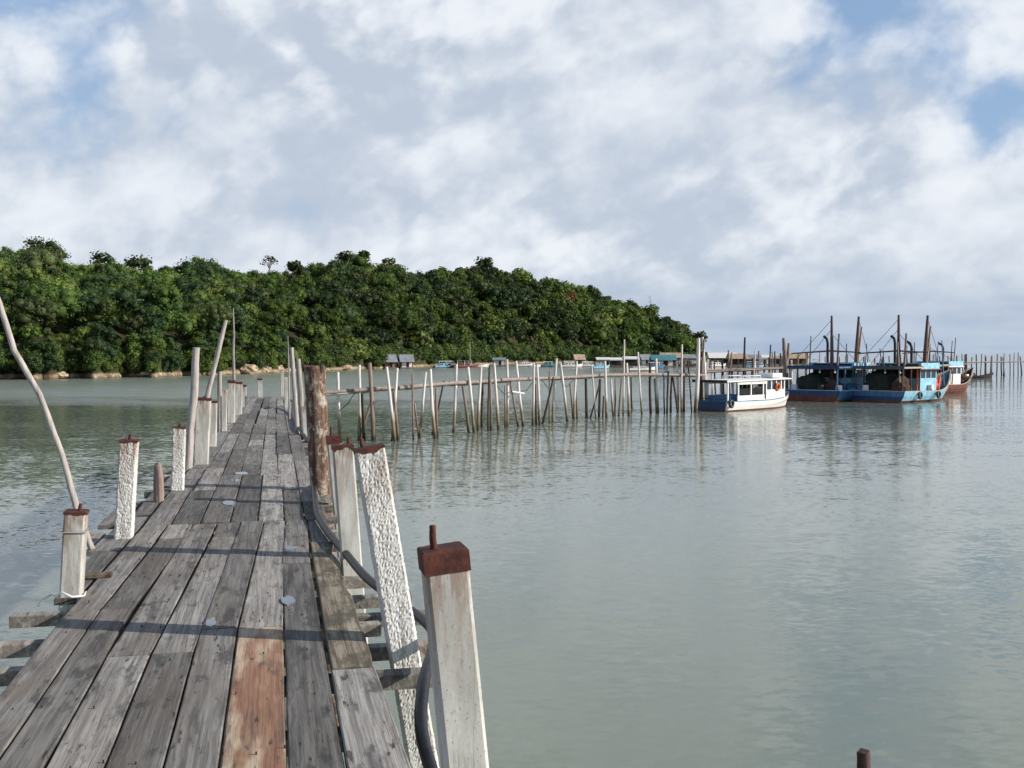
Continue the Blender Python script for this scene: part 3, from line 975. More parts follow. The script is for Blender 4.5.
# crossbeams, each its own part
beams = [(3.9, -1.3, .45), (4.6, -1.3, .45), (5.4, -1.3, .95), (5.9, -1.52, .93), (6.4, -1.72, .62), (6.62, -1.3, .95), (7.13, -1.64, .90), (7.75, -1.45, .72), (8.5, -1.5, .66)]
s = 9.2
while s < 39.3:
    beams.append((s, -1.30 - random.uniform(0, .38), .56 + random.uniform(0, .22)))
    s += random.uniform(.65, .95)
for (s, a, b) in beams:
    P = Planks()
    zt = -.052
    w = .10 if s > 5.5 else .12
    # a beam is a board turned across the pier
    n0 = len(P.mb.v)
    P.plank(-w / 2, w / 2, a, b, z=zt, th=.075)
    P.mb.v = [(y, s - x + .015 * (y - .0) * 0, z) for (x, y, z) in P.mb.v]
    P.build('crossbeam', M['beam'], pr)
for t in (-.95, -.3, .40):
    P = Planks(); P.plank(t - .06, t + .06, 1.2, 39.3, z=-.145, th=.15, tone=.3)
    P.build('stringer', M['beam'], pr)
# nail heads and a short loose orange lath by the left post
mb = MB(); mb.box((-1.30, 7.93, .012), (.30, .08, .03), .05, 0, .004)
tag(mb.build('lath', M['new_plank'], pr), 'short orange lath beside the nearest left post')
nm = MB()
for s in np.arange(2.2, 16, .7):
    for b in np.arange(-1.15, .5, .12):
        if random.random() < .6:
            x, y = b + random.uniform(-.03, .03), s + random.uniform(-.05, .05)
            nm.tube([(x, y, -.01), (x, y, .012)], .004, 5)
tag(nm.build('nails', M['dark'], pr), kind='stuff')

# puddles
for (px, py, w, l, lab) in [
    (229, 502.5, .17, .34, 'largest oval rain puddle on the deck, shining sky-blue'),
    (241, 473, .16, .30, 'pale rain puddle on the left half of the deck beyond the oval one'),
    (235, 480, .11, .22, 'small dull puddle between the oval puddle and the pale one'),
    (288, 600, .085, .24, 'three-cornered puddle in the joint between two boards right of the middle'),
    (211, 622, .06, .22, 'narrow puddle at the joint left of the reddish plank'),
    (291, 547.5, .10, .14, 'thin puddle lying in the second shadow across the deck'),
    (268, 408, .2, .7, 'bright puddle far along the deck near its end'),
]:
    p = onz(px, py, DK + (.0165 if py < 520 else .0095))
    mb = MB()
    vs = [(0, 0, 0)]
    n = 26
    for k in range(n):
        a = 2 * math.pi * k / n
        q = 1 + .35 * mnoise.noise(Vector((math.cos(a) * 1.2 + px, math.sin(a) * 1.2, py)))
        vs.append((math.cos(a) * w * .5 * q, math.sin(a) * l * .5 * q, 0))
    vb = [(x * 1.05, y * 1.05, -.016) for (x, y, z) in vs[1:]]
    fs = [(0, 1 + k, 1 + (k + 1) % n) for k in range(n)]
    fs += [(1 + k, n + 1 + k, n + 1 + (k + 1) % n, 1 + (k + 1) % n) for k in range(n)]
    mb.add(vs + vb, fs)
    if 'puddle' not in M:
        m, nt, bs = newmat('puddle_water')
        setc(nt, bs, (.07, .10, .13), nt.math('MULTIPLY_ADD', nt.noise(objco(nt), 9, 3).outputs[0], .06, .0), nt.n('ShaderNodeBump', i_Strength=.08, i_Distance=.01, i_Height=nt.noise(objco(nt), 14, 2).outputs[0]).outputs[0], .8)
        bs.inputs['IOR'].default_value = 1.9
        M['puddle'] = m
    o = tag(mb.build('puddle', M['puddle'], None, p), lab, 'puddle')
    o.rotation_euler = (0, 0, YAW)


# posts ---------------------------------------------------------------
def square_shaft(p0, p1, w, rough, seed, stain=.6):
    """square pile from p0 (bottom) to p1 (top) in local coords, yawed with the pier"""
    ax = (p1 - p0); L = ax.length; az = ax.normalized()
    ux = (PV - az * PV.dot(az)).normalized(); uy = az.cross(ux)
    h = w / 2; e = .012
    if rough:
        nper, dz = 16, .0095
    else:
        nper, dz = 2, .12
    prof = []
    cs = [(-h, -h), (h, -h), (h, h), (-h, h)]
    for k in range(4):
        a, b = Vector(cs[k]), Vector(cs[(k + 1) % 4])
        d = (b - a).normalized()
        for q in range(nper + 1):
            prof.append(a + d * e + (b - a - d * 2 * e) * (q / nper))
    n = len(prof)
    vs, cols, fs = [], [], []
    Lr = min(L, 2.4) if rough else L
    zs = [0.0] if L > Lr else []
    m = max(2, int(Lr / dz))
    zs += [L - Lr + Lr * i / m for i in range(m + 1)]
    for z in zs:
        for q in prof:
            p = p0 + az * z + ux * q.x + uy * q.y
            dirn = (ux * q.x + uy * q.y).normalized()
            if rough:
                v = Vector((q.x * 62 + seed, q.y * 62, z * 46))
                r1 = abs(mnoise.noise(v)); r2 = mnoise.noise(v * 2.3)
                p += dirn * (.0075 * (.5 - r1 * 1.6) + .003 * r2)
            else:
                p += dirn * .003 * mnoise.noise(Vector((q.x * 9 + seed, q.y * 9, z * 3)))
            vs.append(p)
            k = max(0, 1 - (L - z) / stain)
            cols.append((k * k, 0, 0, 1))
    for i in range(len(zs) - 1):
        for k in range(n):
            a, b = i * n + k, i * n + (k + 1) % n
            fs.append((a, b, b + n, a + n))
    fs.append(tuple(range((len(zs) - 1) * n, len(zs) * n)))
    mb = MB(); mb.add(vs, fs)
    return mb, cols, az, ux, uy


def concrete_post(label, base, top, Y, w=.16, rough=False, cap=.07, rebar=.0, seed=0, Yt=None, rb_off=(0, 0), name='concrete_post', jag=False, ties=()):
    pb, pt = at(base[0], base[1], Y), at(top[0], top[1], Yt or Y)
    ax = (pt - pb).normalized()
    p0 = pb + ax * ((-1.2 - pb.z) / ax.z)
    org = pb + ax * ((0 - pb.z) / ax.z)
    t = empty(name, org, 0, label, 'post', 'concrete posts along both sides of the pier')
    l0, l1 = p0 - org, pt - org
    mb, cols, az, ux, uy = square_shaft(l0, l1 - ax * .004, w, rough, seed)
    me = mb.mesh('shaft'); set_tint(me, cols)
    link('shaft', me, M['conc_rough' if rough else 'conc'], t)
    if cap:
        cm = MB()
        h = w / 2 + (.004 if not jag else .004)
        N = 9
        ring_t, ring_b = [], []
        per = []
        cs = [(-h, -h), (h, -h), (h, h), (-h, h)]
        for k in range(4):
            a, b = Vector(cs[k]), Vector(cs[(k + 1) % 4])
            for q in range(N):
                per.append(a + (b - a) * (q / N))
        for k, q in enumerate(per):
            dz = cap
            if jag:
                dz = cap * (.75 + 1.1 * mnoise.noise(Vector((q.x * 22, q.y * 22, seed * 3.1))))
                dz = max(.012, dz)
            ring_t.append(l1 + ux * q.x + uy * q.y + az * .003 * mnoise.noise(Vector((q.x * 40, q.y * 40, seed))))
            ring_b.append(l1 - az * dz + ux * q.x + uy * q.y)
        n = len(per)
        inn = [l1 + (p - l1) * .93 + az * (.006 if not jag else .004) for p in ring_t]
        fs = [(n + k, n + (k + 1) % n, (k + 1) % n, k) for k in range(n)]
        fs += [(k, (k + 1) % n, 2 * n + (k + 1) % n, 2 * n + k) for k in range(n)]
        fs.append(tuple(range(2 * n, 3 * n)))
        cm.add(ring_t + ring_b + inn, fs)
        co_ = cm.build('rust_cap', M['rust'], t)
        if rebar:
            rb = MB()
            b0 = l1 + ux * rb_off[0] + uy * rb_off[1]
            rb.tube([b0 - az * .02, b0 + az * rebar * .5, b0 + az * rebar + ux * .004], [.0125, .0125, .0115], 8, wob=.25)
            rb.build('rebar_stub', M['rust'], co_)
    for (dz) in ties:
        wm = MB()
        for j in range(2):
            c = l1 - az * (dz + .012 * j)
            h = w / 2 + .008
            pts = [c + ux * x * h + uy * y * h + az * (.01 * random.uniform(-1, 1)) for (x, y) in ((-1, -1), (1, -1), (1, 1), (-1, 1), (-1, -1))]
            wm.tube(pts, .0035, 5)
        wm.build('wire_tie', M['wire'], t)
    return t, org, l1


# right-hand posts
concrete_post('nearest smooth concrete post at lower right with a red iron cap and thick bar', (465, 768), (442.5, 549), 3.55, .148, False, .070, .085, 1, rb_off=(-.03, .0))
concrete_post('rough white stuccoed post second from the near end on the right side', (402, 643), (368.5, 447), 5.8, .16, True, .026, .05, 2, jag=True, rb_off=(-.03, .05))
concrete_post('smooth grey post with a flaking rust rim beside the rough stuccoed one', (351, 558), (342.5, 445), 8.2, .16, False, .035, .05, 3, jag=True, rb_off=(.05, .06))
concrete_post('slim rust-capped post between the flaking grey post and the brown trunk', (340, 505), (333.5, 436), 11.1, .15, False, .08, .10, 4, rb_off=(-.02, 0))
concrete_post('pale short post beside two poles just beyond the brown trunk', (307, 435), (305.5, 406), 20.5, .16, False, 0, 0, 5)
concrete_post('whitish post near the far right corner of the deck', (287.5, 407), (286.5, 377), 31, .16, False, 0, 0, 6)
concrete_post('thin upright post at the far right end of the pier', (282.3, 396), (282, 369), 39.8, .12, False, 0, 0, 7)
# left-hand posts
p1t, p1o, p1l = concrete_post('nearest post on the left side, smooth and wound with wire', (71.5, 597), (76.5, 511), 6.95, .135, False, .02, .05, 8, jag=True, ties=(.125,), rb_off=(.02, 0))
concrete_post('rough white stuccoed post second on the left, left of the dark stump', (124, 537), (129.5, 440), 9.15, .145, True, .02, .05, 9, jag=True)
concrete_post('rough white stuccoed post third on the left, right behind the dark stump', (177.5, 490), (179.5, 427), 12.3, .14, True, .024, .04, 10, jag=True)
concrete_post('wide smooth post fourth on the left with a leaning stick on top', (201, 466), (204, 398), 15.1, .20, False, .03, .03, 11)
concrete_post('smooth post fifth on the left, close behind the wide one', (211.5, 447), (212.5, 401), 18.0, .16, False, .03, 0, 12)
concrete_post('plain pale post sixth on the left beside a brown pole', (222.5, 431), (223.5, 389.5), 21.6, .16, False, 0, 0, 13)
concrete_post('post seventh on the left with a tall thin stick on top', (231, 423), (231.5, 380.5), 24.0, .16, False, .06, 0, 14)
concrete_post('white post eighth on the left, near the far end', (238.5, 415), (239, 382), 27.3, .17, False, .05, 0, 15)
concrete_post('narrow post ninth on the left, last before the pier end', (244, 407), (244.2, 385), 31.2, .13, False, .05, 0, 16)
concrete_post('lone white post standing at the end of the pier', (260, 397.5), (259.8, 378.5), 38.4, .17, False, .06, 0, 17)


def wood_post(name, label, pts, Y, rad, mat, cat='pole', n=10, down=True, wob=.12, group=None, sub=5):
    """round timber through pixel points (top first), carried on down into the sea bed if down"""
    P = [at(a, b, Y) for a, b in pts]
    if down:
        ax = (P[-1] - P[-2]).normalized()
        P.append(P[-1] + ax * ((-1.2 - P[-1].z) / ax.z))
        if not isinstance(rad, (int, float)): rad = list(rad) + [rad[-1]]
    if isinstance(rad, (int, float)): rad = [rad] * len(P)
    Q, q = [], []
    for i in range(len(P) - 1):
        for k in range(sub):
            f = k / sub
            Q.append(P[i].lerp(P[i + 1], f) + Vector((random.uniform(-1, 1), random.uniform(-1, 1), 0)) * rad[i] * .08); q.append(rad[i] * (1 - f) + rad[i + 1] * f)
    Q.append(P[-1]); q.append(rad[-1])
    org = Vector((Q[-1].x, Q[-1].y, 0)) if down else Q[-1].copy()
    mb = MB(); mb.tube([v - org for v in Q], q, n, wob=wob)
    o = mb.build(name, M[mat], None, org)
    return tag(o, label, cat, group)


GP = 'wooden poles along both sides of the pier'
# big trunk with a broken top
trunk = empty('trunk_post', at(319.5, 492, 12.3) * 1.0, 0, 'thick brown tree-trunk post with a rotten top on the right side', 'post')
b = at(321, 492, 12.3); tp = at(314, 366, 12.3); dn = b + (b - tp).normalized() * ((b.z + 1.2) / ((tp - b).normalized().z))
trunk.location = (dn.x, dn.y, 0)
mb = MB(); n = 16; steps = 26
vs = []
for i in range(steps + 1):
    f = i / steps
    p = dn.lerp(tp, f) - trunk.location
    r = .114 + .014 * f
    for k in range(n):
        a = 2 * math.pi * k / n
        rr = r * (1 + .10 * mnoise.noise(Vector((math.cos(a) * 1.4, math.sin(a) * 1.4, p.z * 1.2))) + .05 * mnoise.noise(Vector((math.cos(a) * 4, math.sin(a) * 4, p.z * 5))))
        q = p + Vector((math.cos(a) * rr, math.sin(a) * rr, 0))
        if i == steps: q.z += .05 * mnoise.noise(Vector((math.cos(a) * 3, math.sin(a) * 3, 1)))
        vs.append(q)
fs = [(i * n + k, i * n + (k + 1) % n, (i + 1) * n + (k + 1) % n, (i + 1) * n + k) for i in range(steps) for k in range(n)]
mb.add(vs, fs, 0, True)
mb.build('trunk', M['bark'], trunk)
mb = MB(); c = tp - trunk.location
for k in range(n):
    pass
top = [Vector(v) for v in vs[-n:]]
ci = c + Vector((.01, 0, -.05))
mid = [ci.lerp(v, .6) + Vector((0, 0, random.uniform(-.03, .04))) for v in top]
mb.add(top + mid + [ci], [(k, (k + 1) % n, n + (k + 1) % n, n + k) for k in range(n)] + [(n + k, n + (k + 1) % n, 2 * n) for k in range(n)])
for k in range(9):
    a = random.uniform(0, 6.28); q = c + Vector((math.cos(a) * .13, math.sin(a) * .13, -.03))
    mb.box(q, (.035, .02, random.uniform(.03, .10)), a + 1.57)
mb.build('rotten_top', M['rope_net'], trunk)

wood_post('wooden_pole', 'weathered pale pole right behind the brown trunk, nearer of the pair', [(298, 359), (300, 385), (303, 435)], 20.9, [.05, .055, .06], 'pole_grey', group=GP)
wood_post('wooden_pole', 'smooth pale leaning pole at the right rail, taller of the pair beyond the trunk', [(291.5, 347.5), (294, 385), (297.5, 431)], 21.7, [.042, .045, .05], 'pole', group=GP)
wood_post('wooden_pole', 'very thin switch standing behind the pair of poles beyond the trunk', [(287.8, 336), (288.5, 360), (289.5, 420)], 25, [.008, .018, .026], 'pole_grey', group=GP)
wood_post('wooden_pole', 'tall smooth pale pole with a knot beside the third rough post on the left', [(196.5, 347.5), (194, 392), (190.5, 430), (188.3, 470)], 14.6, [.05, .054, .054, .056], 'pole', group=GP)
wood_post('wooden_pole', 'straight brown pole between the fifth and sixth left posts', [(219.8, 371.5), (219.3, 432)], 21.2, .045, 'pole_grey', group=GP)
wood_post('wooden_stump', 'short dark pointed stump on the left edge between two rough white posts', [(158, 462.5), (158.2, 466), (158.6, 480), (159, 503)], 11.35, [.022, .044, .055, .058], 'stump', 'stump')
GS = 'loose sticks set up on the left posts'
wood_post('bent_stick', 'long bent pinkish stick lashed behind the nearest left post, reaching out of frame', [(-14, 268), (0, 305), (14, 350), (40, 395), (62, 455), (77, 510), (92, 549)], 7.25, [.018, .019, .020, .021, .022, .023, .022], 'pole', 'stick', down=False, group=GS)
wood_post('leaning_stick', 'leaning crooked stick on top of the wide fourth left post', [(226, 320), (219, 348), (213, 373), (210, 385), (207.3, 397.5)], 15.1, [.028, .034, .034, .036, .04], 'pole', 'stick', down=False, group=GS)
wood_post('upright_stick', 'tall thin upright stick standing on the seventh left post', [(233.2, 308), (234, 335), (233.3, 352), (234, 379), (234, 420)], 24.25, [.012, .022, .03, .032, .032], 'pole_grey', 'stick', down=True, group=GS)
# corner pile in the water at the bottom right
o = wood_post('mooring_pile', 'dark square-cut pile top at the bottom edge in open water', [(863.5, 751), (865, 790)], 9.0, .058, 'pole_dark', 'pile', n=4)
# hoses
def hose(label, pts, r):
    P = [Vector(p) for p in pts]
    Q = []
    for i in range(len(P) - 1):
        p0, p1, p2, p3 = P[max(i - 1, 0)], P[i], P[i + 1], P[min(i + 2, len(P) - 1)]
        for k in range(8):
            t = k / 8
            Q.append(.5 * ((2 * p1) + (p2 - p0) * t + (2 * p0 - 5 * p1 + 4 * p2 - p3) * t * t + (3 * p1 - p0 - 3 * p2 + p3) * t ** 3))
    Q.append(P[-1])
    mb = MB(); mb.tube([q - Q[0] for q in Q], r, 10)
    return tag(mb.build('hose', M['rubber'], None, Q[0]), label, 'hose', 'black hoses on the pier')


hose('thick black hose snaking along the right edge beside the near posts', [pier(.52, 13.2, -.02), pier(.44, 12.4, .04), pier(.405, 11.2, .045), pier(.39, 10.2, .045), pier(.44, 9.2, .045), pier(.53, 8.2, .04), pier(.62, 7.3, .03), pier(.78, 6.5, .02), pier(.86, 5.9, .03), pier(.80, 5.45, .035), pier(.70, 5.05, .0), pier(.64, 4.7, -.12), pier(.66, 4.3, -.25), pier(.7, 3.6, -.4)], .031)
hose('far loop of black hose hanging by the pale pair of poles', [pier(.52, 31, .25), pier(.44, 28, .04), pier(.44, 24.5, .04), pier(.50, 21.4, .04), pier(.62, 19.9, -.1)], .035)
mb = MB(); q0 = at(64, 599, 6.86)
mb.tube([at(a_, b_, c_) - q0 for a_, b_, c_ in ((38, 606, 6.9), (43, 599, 6.88), (52, 594, 6.86), (58, 597, 6.82), (62, 592, 6.82), (72, 597, 6.82), (84, 596, 6.9), (86, 592, 7.05))], .008, 6)
tag(mb.build('rope', M['white'], None, q0), 'white rope tied round the foot of the nearest left post', 'rope')
# ------------------------------------------------------------------ the pole jetty
JP = [  # top px, top py, bottom px, bottom py, width px, tone
    (337.8, 372, 340.4, 440, 3.0, 'w'), (359.3, 365, 358.6, 441, 3.0, 'w'), (362, 393, 364.5, 441, 3.2, 'd'), (369.7, 363, 373.6, 441, 4.0, 'b'),
    (386.6, 367, 395, 444, 3.0, 'w'), (397.2, 368, 392.6, 443, 2.8, 'w'), (393.8, 392, 398.4, 443, 2.6, 'b'), (412.3, 374, 413.3, 444, 1.8, 'b'), (425.7, 372, 419.8, 441, 2.5, 'w'), (414.6, 403, 419.8, 441, 2.0, 'b'),
    (430.3, 369, 436, 443, 3.0, 'w'), (436, 388, 438, 442, 2.4, 'b'), (456.4, 364, 453.5, 432, 2.5, 'w'), (468, 367, 474, 434, 2.7, 'w'), (462.8, 386, 468.7, 434, 2.5, 'b'), (481.2, 367, 478, 431, 2.4, 'w'), (482.8, 383, 482, 424, 2.2, 'd'),
    (489.5, 365, 488.2, 432, 1.8, 'd'), (490.2, 380, 490.8, 432, 2.4, 'b'), (494, 363, 498.6, 431, 2.6, 'w'), (507, 359.5, 506.8, 425, 2.4, 'w'), (516, 361, 523.8, 427, 2.5, 'w'), (510.3, 382, 518.5, 427, 2.0, 'b'),
    (533.8, 363, 532.6, 426, 2.3, 'w'), (537, 364, 539.6, 426, 2.4, 'w'), (535, 384, 536.4, 426, 2.0, 'b'), (549.6, 371, 549.4, 424, 1.5, 'b'), (556.6, 358.5, 553, 421, 2.3, 'w'),
    (560.4, 363, 567.6, 423, 2.4, 'w'), (576.7, 361, 574, 419, 2.1, 'w'), (570, 383, 573, 419, 1.8, 'b'), (576, 392, 576.5, 418, 1.6, 'b'), (585.8, 379, 586.5, 418, 2.4, 'd'), (591.7, 365, 595.6, 419, 1.4, 'w'), (600, 379, 599, 417, 2.3, 'd'), (605, 361, 606.4, 419, 2.4, 'w'), (603.6, 396, 602.8, 417, 1.6, 'd'),
    (611, 379, 613.8, 417, 2.0, 'w'), (624.4, 339.5, 623.2, 416, 1.5, 'w'), (621.6, 378, 618.8, 416, 1.7, 'b'), (626.8, 363, 628.5, 416, 2.3, 'w'), (631, 377, 632, 404, 1.6, 'd'), (638, 352, 642, 415, 1.7, 'w'), (650, 363, 651, 413.5, 2.4, 'd'), (656, 358.5, 657.8, 413.5, 2.4, 'w'),
    (664, 374, 664.6, 414, 1.3, 'd'), (668.5, 371, 667.2, 414, 1.8, 'd'), (672, 374, 671, 411, 2.0, 'd'), (672.8, 377, 677.5, 413, 1.9, 'd'), (677, 361, 677.7, 411, 2.2, 'w'), (682, 344.5, 681.6, 413, 1.8, 'w'), (684, 362, 683.6, 412, 2.6, 'b'), (688, 361, 691.6, 412, 1.3, 'd'),
    (698.6, 338, 695.2, 413, 3.4, 'w'), (702.5, 337, 706, 409, 2.4, 'w'), (704.2, 339, 699.5, 410, 2.0, 'b'), (701, 360, 700.4, 410, 3.0, 'd')]
JT = {'w': 'jp_white', 'b': 'jp_brown', 'd': 'jp_dark'}


def jY(px):  # forward distance of the jetty at pixel bearing px
    return float(np.interp(px, [320, 395, 500, 600, 700], [52.0, 53.5, 60.5, 71.5, 79.5]))


x0, y0 = at(336, 440, jY(336)).xy
jt = empty('pole_jetty', (x0, y0, 0), 0, 'rickety jetty of thin leaning poles with a single rail crossing the bay', 'jetty')
for (tx, ty, bx, by, w, tn) in JP:
    Yb = 4.4 * F / (by - HOR) * random.uniform(.995, 1.005)
    Yb = .5 * Yb + .5 * jY(bx)
    if ty > 374: Yb += random.uniform(-.1, .4)
    pb = at(bx, by, Yb); pt = at(tx, ty, Yb + random.uniform(-.35, .35))
    ax = (pt - pb).normalized()
    p0 = pb + ax * ((-1.0 - pb.z) / ax.z)
    r = w * Yb / F / 2 * 1.12
    mid = p0.lerp(pt, .55) + Vector((random.uniform(-1, 1), random.uniform(-1, 1), 0)) * r * .7
    mb = MB(); mb.tube([p - jt.location for p in (p0, p0.lerp(mid, .5), mid, mid.lerp(pt, .6), pt)], [r * 1.05, r * 1.05, r, r * .95, r * .85], 8, wob=.15)
    mb.build('pole', M[JT[tn]], jt)
# rails: overlapping long poles lashed end to end
for k in range(9):
    px = 352 + k * 38 + random.uniform(-6, 6)
    Y = jY(px) + random.uniform(.2, 1.2)
    a_ = at(px, 430, Y); a_.z = -1.0
    b_ = Vector((a_.x + random.uniform(-1.3, 1.3), a_.y + random.uniform(-.2, .5), random.uniform(2.3, 3.1)))
    mb = MB(); r = random.uniform(.05, .075)
    mb.tube([a_ - jt.location, a_.lerp(b_, .5) + Vector((.03, 0, 0)) - jt.location, b_ - jt.location], [r * 1.1, r, r * .8], 7, wob=.2)
    mb.build('pole', M[random.choice(['jp_dark', 'jp_brown', 'jp_brown'])], jt)
rail = [(324, 392.6), (345, 391), (362, 390), (380, 388.4), (405, 387.2), (430, 384.8), (455, 382.8), (480, 381.6), (505, 379.6), (530, 378.6), (555, 377.8), (580, 376.6), (605, 375), (630, 374.6), (655, 374.4), (680, 374.8), (700, 375)]
for i in range(0, len(rail) - 1, 2):
    seg = rail[i:i + 3]
    mb = MB()
    pts = [at(a, b_, jY(a) - .05) - jt.location for a, b_ in seg]
    if len(pts) > 1:
        d = (pts[-1] - pts[0]).normalized()
        pts[0] -= d * .5
        pts[-1] += d * .5
        mb.tube(pts, [.11, .10, .095][:len(pts)], 8, wob=.2)
        mb.build('rail', M['rail'], jt)
        mb = MB(); mb.tube([p + Vector((0, .45, -.12 + .02 * (i % 3))) for p in pts], .08, 7, wob=.2)
        mb.build('rail', M['jp_white' if i % 4 == 0 else 'rail'], jt)
for (a, b_, c_, d_, sag) in [(339, 411, 356, 391, .0), (497, 386, 512, 391, .2), (520, 391, 533, 382, .1), (541, 379, 556, 382, .35), (560, 381, 574, 379, .3)]:
    p, q = at(a, b_, jY(a)), at(c_, d_, jY(c_))
    mb = MB(); mb.tube([p - jt.location, p.lerp(q, .5) - Vector((0, 0, sag + .15)) - jt.location, q - jt.location], .022, 5)
    mb.build('rope', M['dark'], jt)
p, q = at(512, 391.5, jY(512)), at(524, 393.5, jY(524))
mb = MB(); mb.tube([p - jt.location, q - jt.location], .05, 6); tag(mb.build('brace', M['white'], jt), 'short white brace tied across two leaning poles')

# forked post and far jetty
def fY(px):
    return float(np.interp(px, [700, 790, 940, 1060], [92, 118, 186, 215]))


x0, y0 = at(706, 400, fY(706)).xy
fj = empty('pole_jetty', (x0, y0, 0), 0, 'distant pole walkway running behind the moored boats to the right edge', 'jetty')
px = 703.0
tone = ['jp_dark', 'jp_brown', 'jp_dark', 'jp_white']
while px < 1042:
    Y = fY(px) + random.choice([0, 1.3, 1.3, 2.6])
    h = random.uniform(3.6, 4.9) + (random.random() < .12) * 1.5 if px < 790 else random.uniform(3.5, 4.6) + (random.random() < .06) * 1.3
    pb = at(px, 380, Y); pb.z = -.8
    lean = random.uniform(-.35, .35)
    pt = Vector((pb.x + lean, pb.y + random.uniform(-.2, .2), h))
    r = random.uniform(.07, .12) * (1.3 if Y > 150 else 1)
    mb = MB(); mb.tube([pb - fj.location, (pb.lerp(pt, .5) - fj.location) + Vector((random.uniform(-.05, .05), 0, 0)), pt - fj.location], [r, r, r * .8], 6)
    mb.build('pole', M[tone[random.randrange(3) if px > 800 else random.randrange(4)]], fj)
    px += random.choice([1.4, 2.2, 3.6, 4.6, 5.4]) * (1 if px < 790 or px > 930 else 1.9)
pts = [at(p_, 370, fY(p_)) for p_ in (698, 740, 790, 860, 940, 1000, 1045)]
for i in range(len(pts) - 1):
    for (dz, dy, r) in ((2.72, 0, .10), (2.62, 1.2, .10)):
        a, b_ = pts[i].copy(), pts[i + 1].copy()
        a.z = dz; b_.z = dz + .05; a.y += dy; b_.y += dy
        mb = MB(); mb.tube([a - fj.location, b_ - fj.location], r, 6, wob=.2); mb.build('rail', M['rail'], fj)
mb = MB()
for i in range(2):
    a, b_ = pts[i] + Vector((0, .6, 0)), pts[i + 1] + Vector((0, .6, 0))
    d = b_ - a; a.z = b_.z = 2.86
    mb.box((a + b_) / 2 - fj.location, (d.xy.length + .5, 1.0, .05), math.atan2(d.y, d.x))
mb.build('walkway', M['rail'], fj)
wood_post('forked_post', 'forked brown mooring post between the white boat and the fishing boats', [(783.5, 338), (784.5, 352), (786, 366), (785.5, 395)], 101, [.14, .2, .24, .25], 'jp_brown', 'post', n=8)
fp = bpy.data.objects['forked_post']
mb = MB(); a = at(786, 366, 101) - fp.location; b_ = at(788.8, 343, 101) - fp.location
mb.tube([a, a.lerp(b_, .5) + Vector((.08, 0, 0)), b_], [.2, .15, .1], 7, wob=.2); mb.build('fork', M['jp_brown'], fp)

# ------------------------------------------------------------------ boats
def hull(parent, L, B, zst, zbow, zdeck, mats, rake=.9, tw=.82, n=16, full=.5, freeb_mid=None, tmi=None, wl=.18):
    """lofted hull: +y bow, z=0 waterline. mats: [bottom, lower, upper, rail, inside]"""
    prof = []
    zmid = freeb_mid or zst * .95
    for i in range(n + 1):
        s = i / n
        if s < full: k = tw + (1 - tw) * math.sin(s / full * math.pi / 2)
        else: k = max(.02, (1 - ((s - full) / (1 - full)) ** 2.1)) if i < n else .02
        hb = B / 2 * k
        if s < .45: zt = zst + (zmid - zst) * (s / .45)
        else: zt = zmid + (zbow - zmid) * ((s - .45) / .55) ** 1.9
        yk = L * s
        def yy(z): return yk + rake * s ** 3 * (z / zbow)
        th = min(.09, hb * .5)
        pts = [(0, yk - .3 * s ** 4, -.55), (hb * .62, yk - .2 * s ** 4, -.45), (hb * (.88 - .25 * s ** 3), yy(wl), wl), (hb * (.955 - .1 * s ** 3), yy(zt * .55), zt * .55), (hb, yy(zt), zt), (hb, yy(zt) , zt + .06), (hb - th, yy(zt) - .02, zt + .06), (max(hb - th - .02, .005), yy(zt) + (.09 if i == 0 else -.05), min(zdeck + (zt - zmid) * .7, zt)), (0, yy(zt) + (.09 if i == 0 else -.06), min(zdeck + (zt - zmid) * .7, zt) + .03)]
        prof.append(pts)
    m = len(prof[0])
    mb = MB()
    mi = [0, 0, 1, 2, 3, 3, 4, 4]
    for sgn in (1, -1):
        vs = [Vector((sgn * p[0], p[1], p[2])) for r in prof for p in r]
        for q in range(m - 1):
            fs = []
            for i in range(n):
                a = i * m + q
                f = (a, a + m, a + m + 1, a + 1)
                fs.append(f if sgn < 0 else f[::-1])
            mb.add(vs, fs, mi[q], q in (0, 1, 2, 3))
        # transom half
        r = prof[0]
        tv = [Vector((sgn * p[0], p[1], p[2])) for p in r]
        c = [(0, 0, r[k][2]) for k in range(m)]
        for k in range(1, 5):
            mb.add([tv[k], tv[k + 1], (0, 0, tv[k + 1].z), (0, 0, tv[k].z)], [(0, 1, 2, 3) if sgn > 0 else (3, 2, 1, 0)], (tmi or mi)[k])
        mb.add([tv[0], tv[1], (0, 0, tv[1].z)], [(0, 1, 2)], 0)
        mb.add([tv[5], tv[7], tv[8], (0, 0, tv[5].z)], [(0, 1, 2, 3)], 4)
    return mb.build('hull', mats, parent)


def solid_box(name, c, d, mat, parent, bev=.02, rz=0):
    mb = MB(); mb.box(c, d, rz, 0, bev); return mb.build(name, mat, parent)


def bar(name, pts, r, mat, parent, n=7, wob=.1):
    mb = MB(); mb.tube(pts, r, n, wob=wob); return mb.build(name, mat, parent)


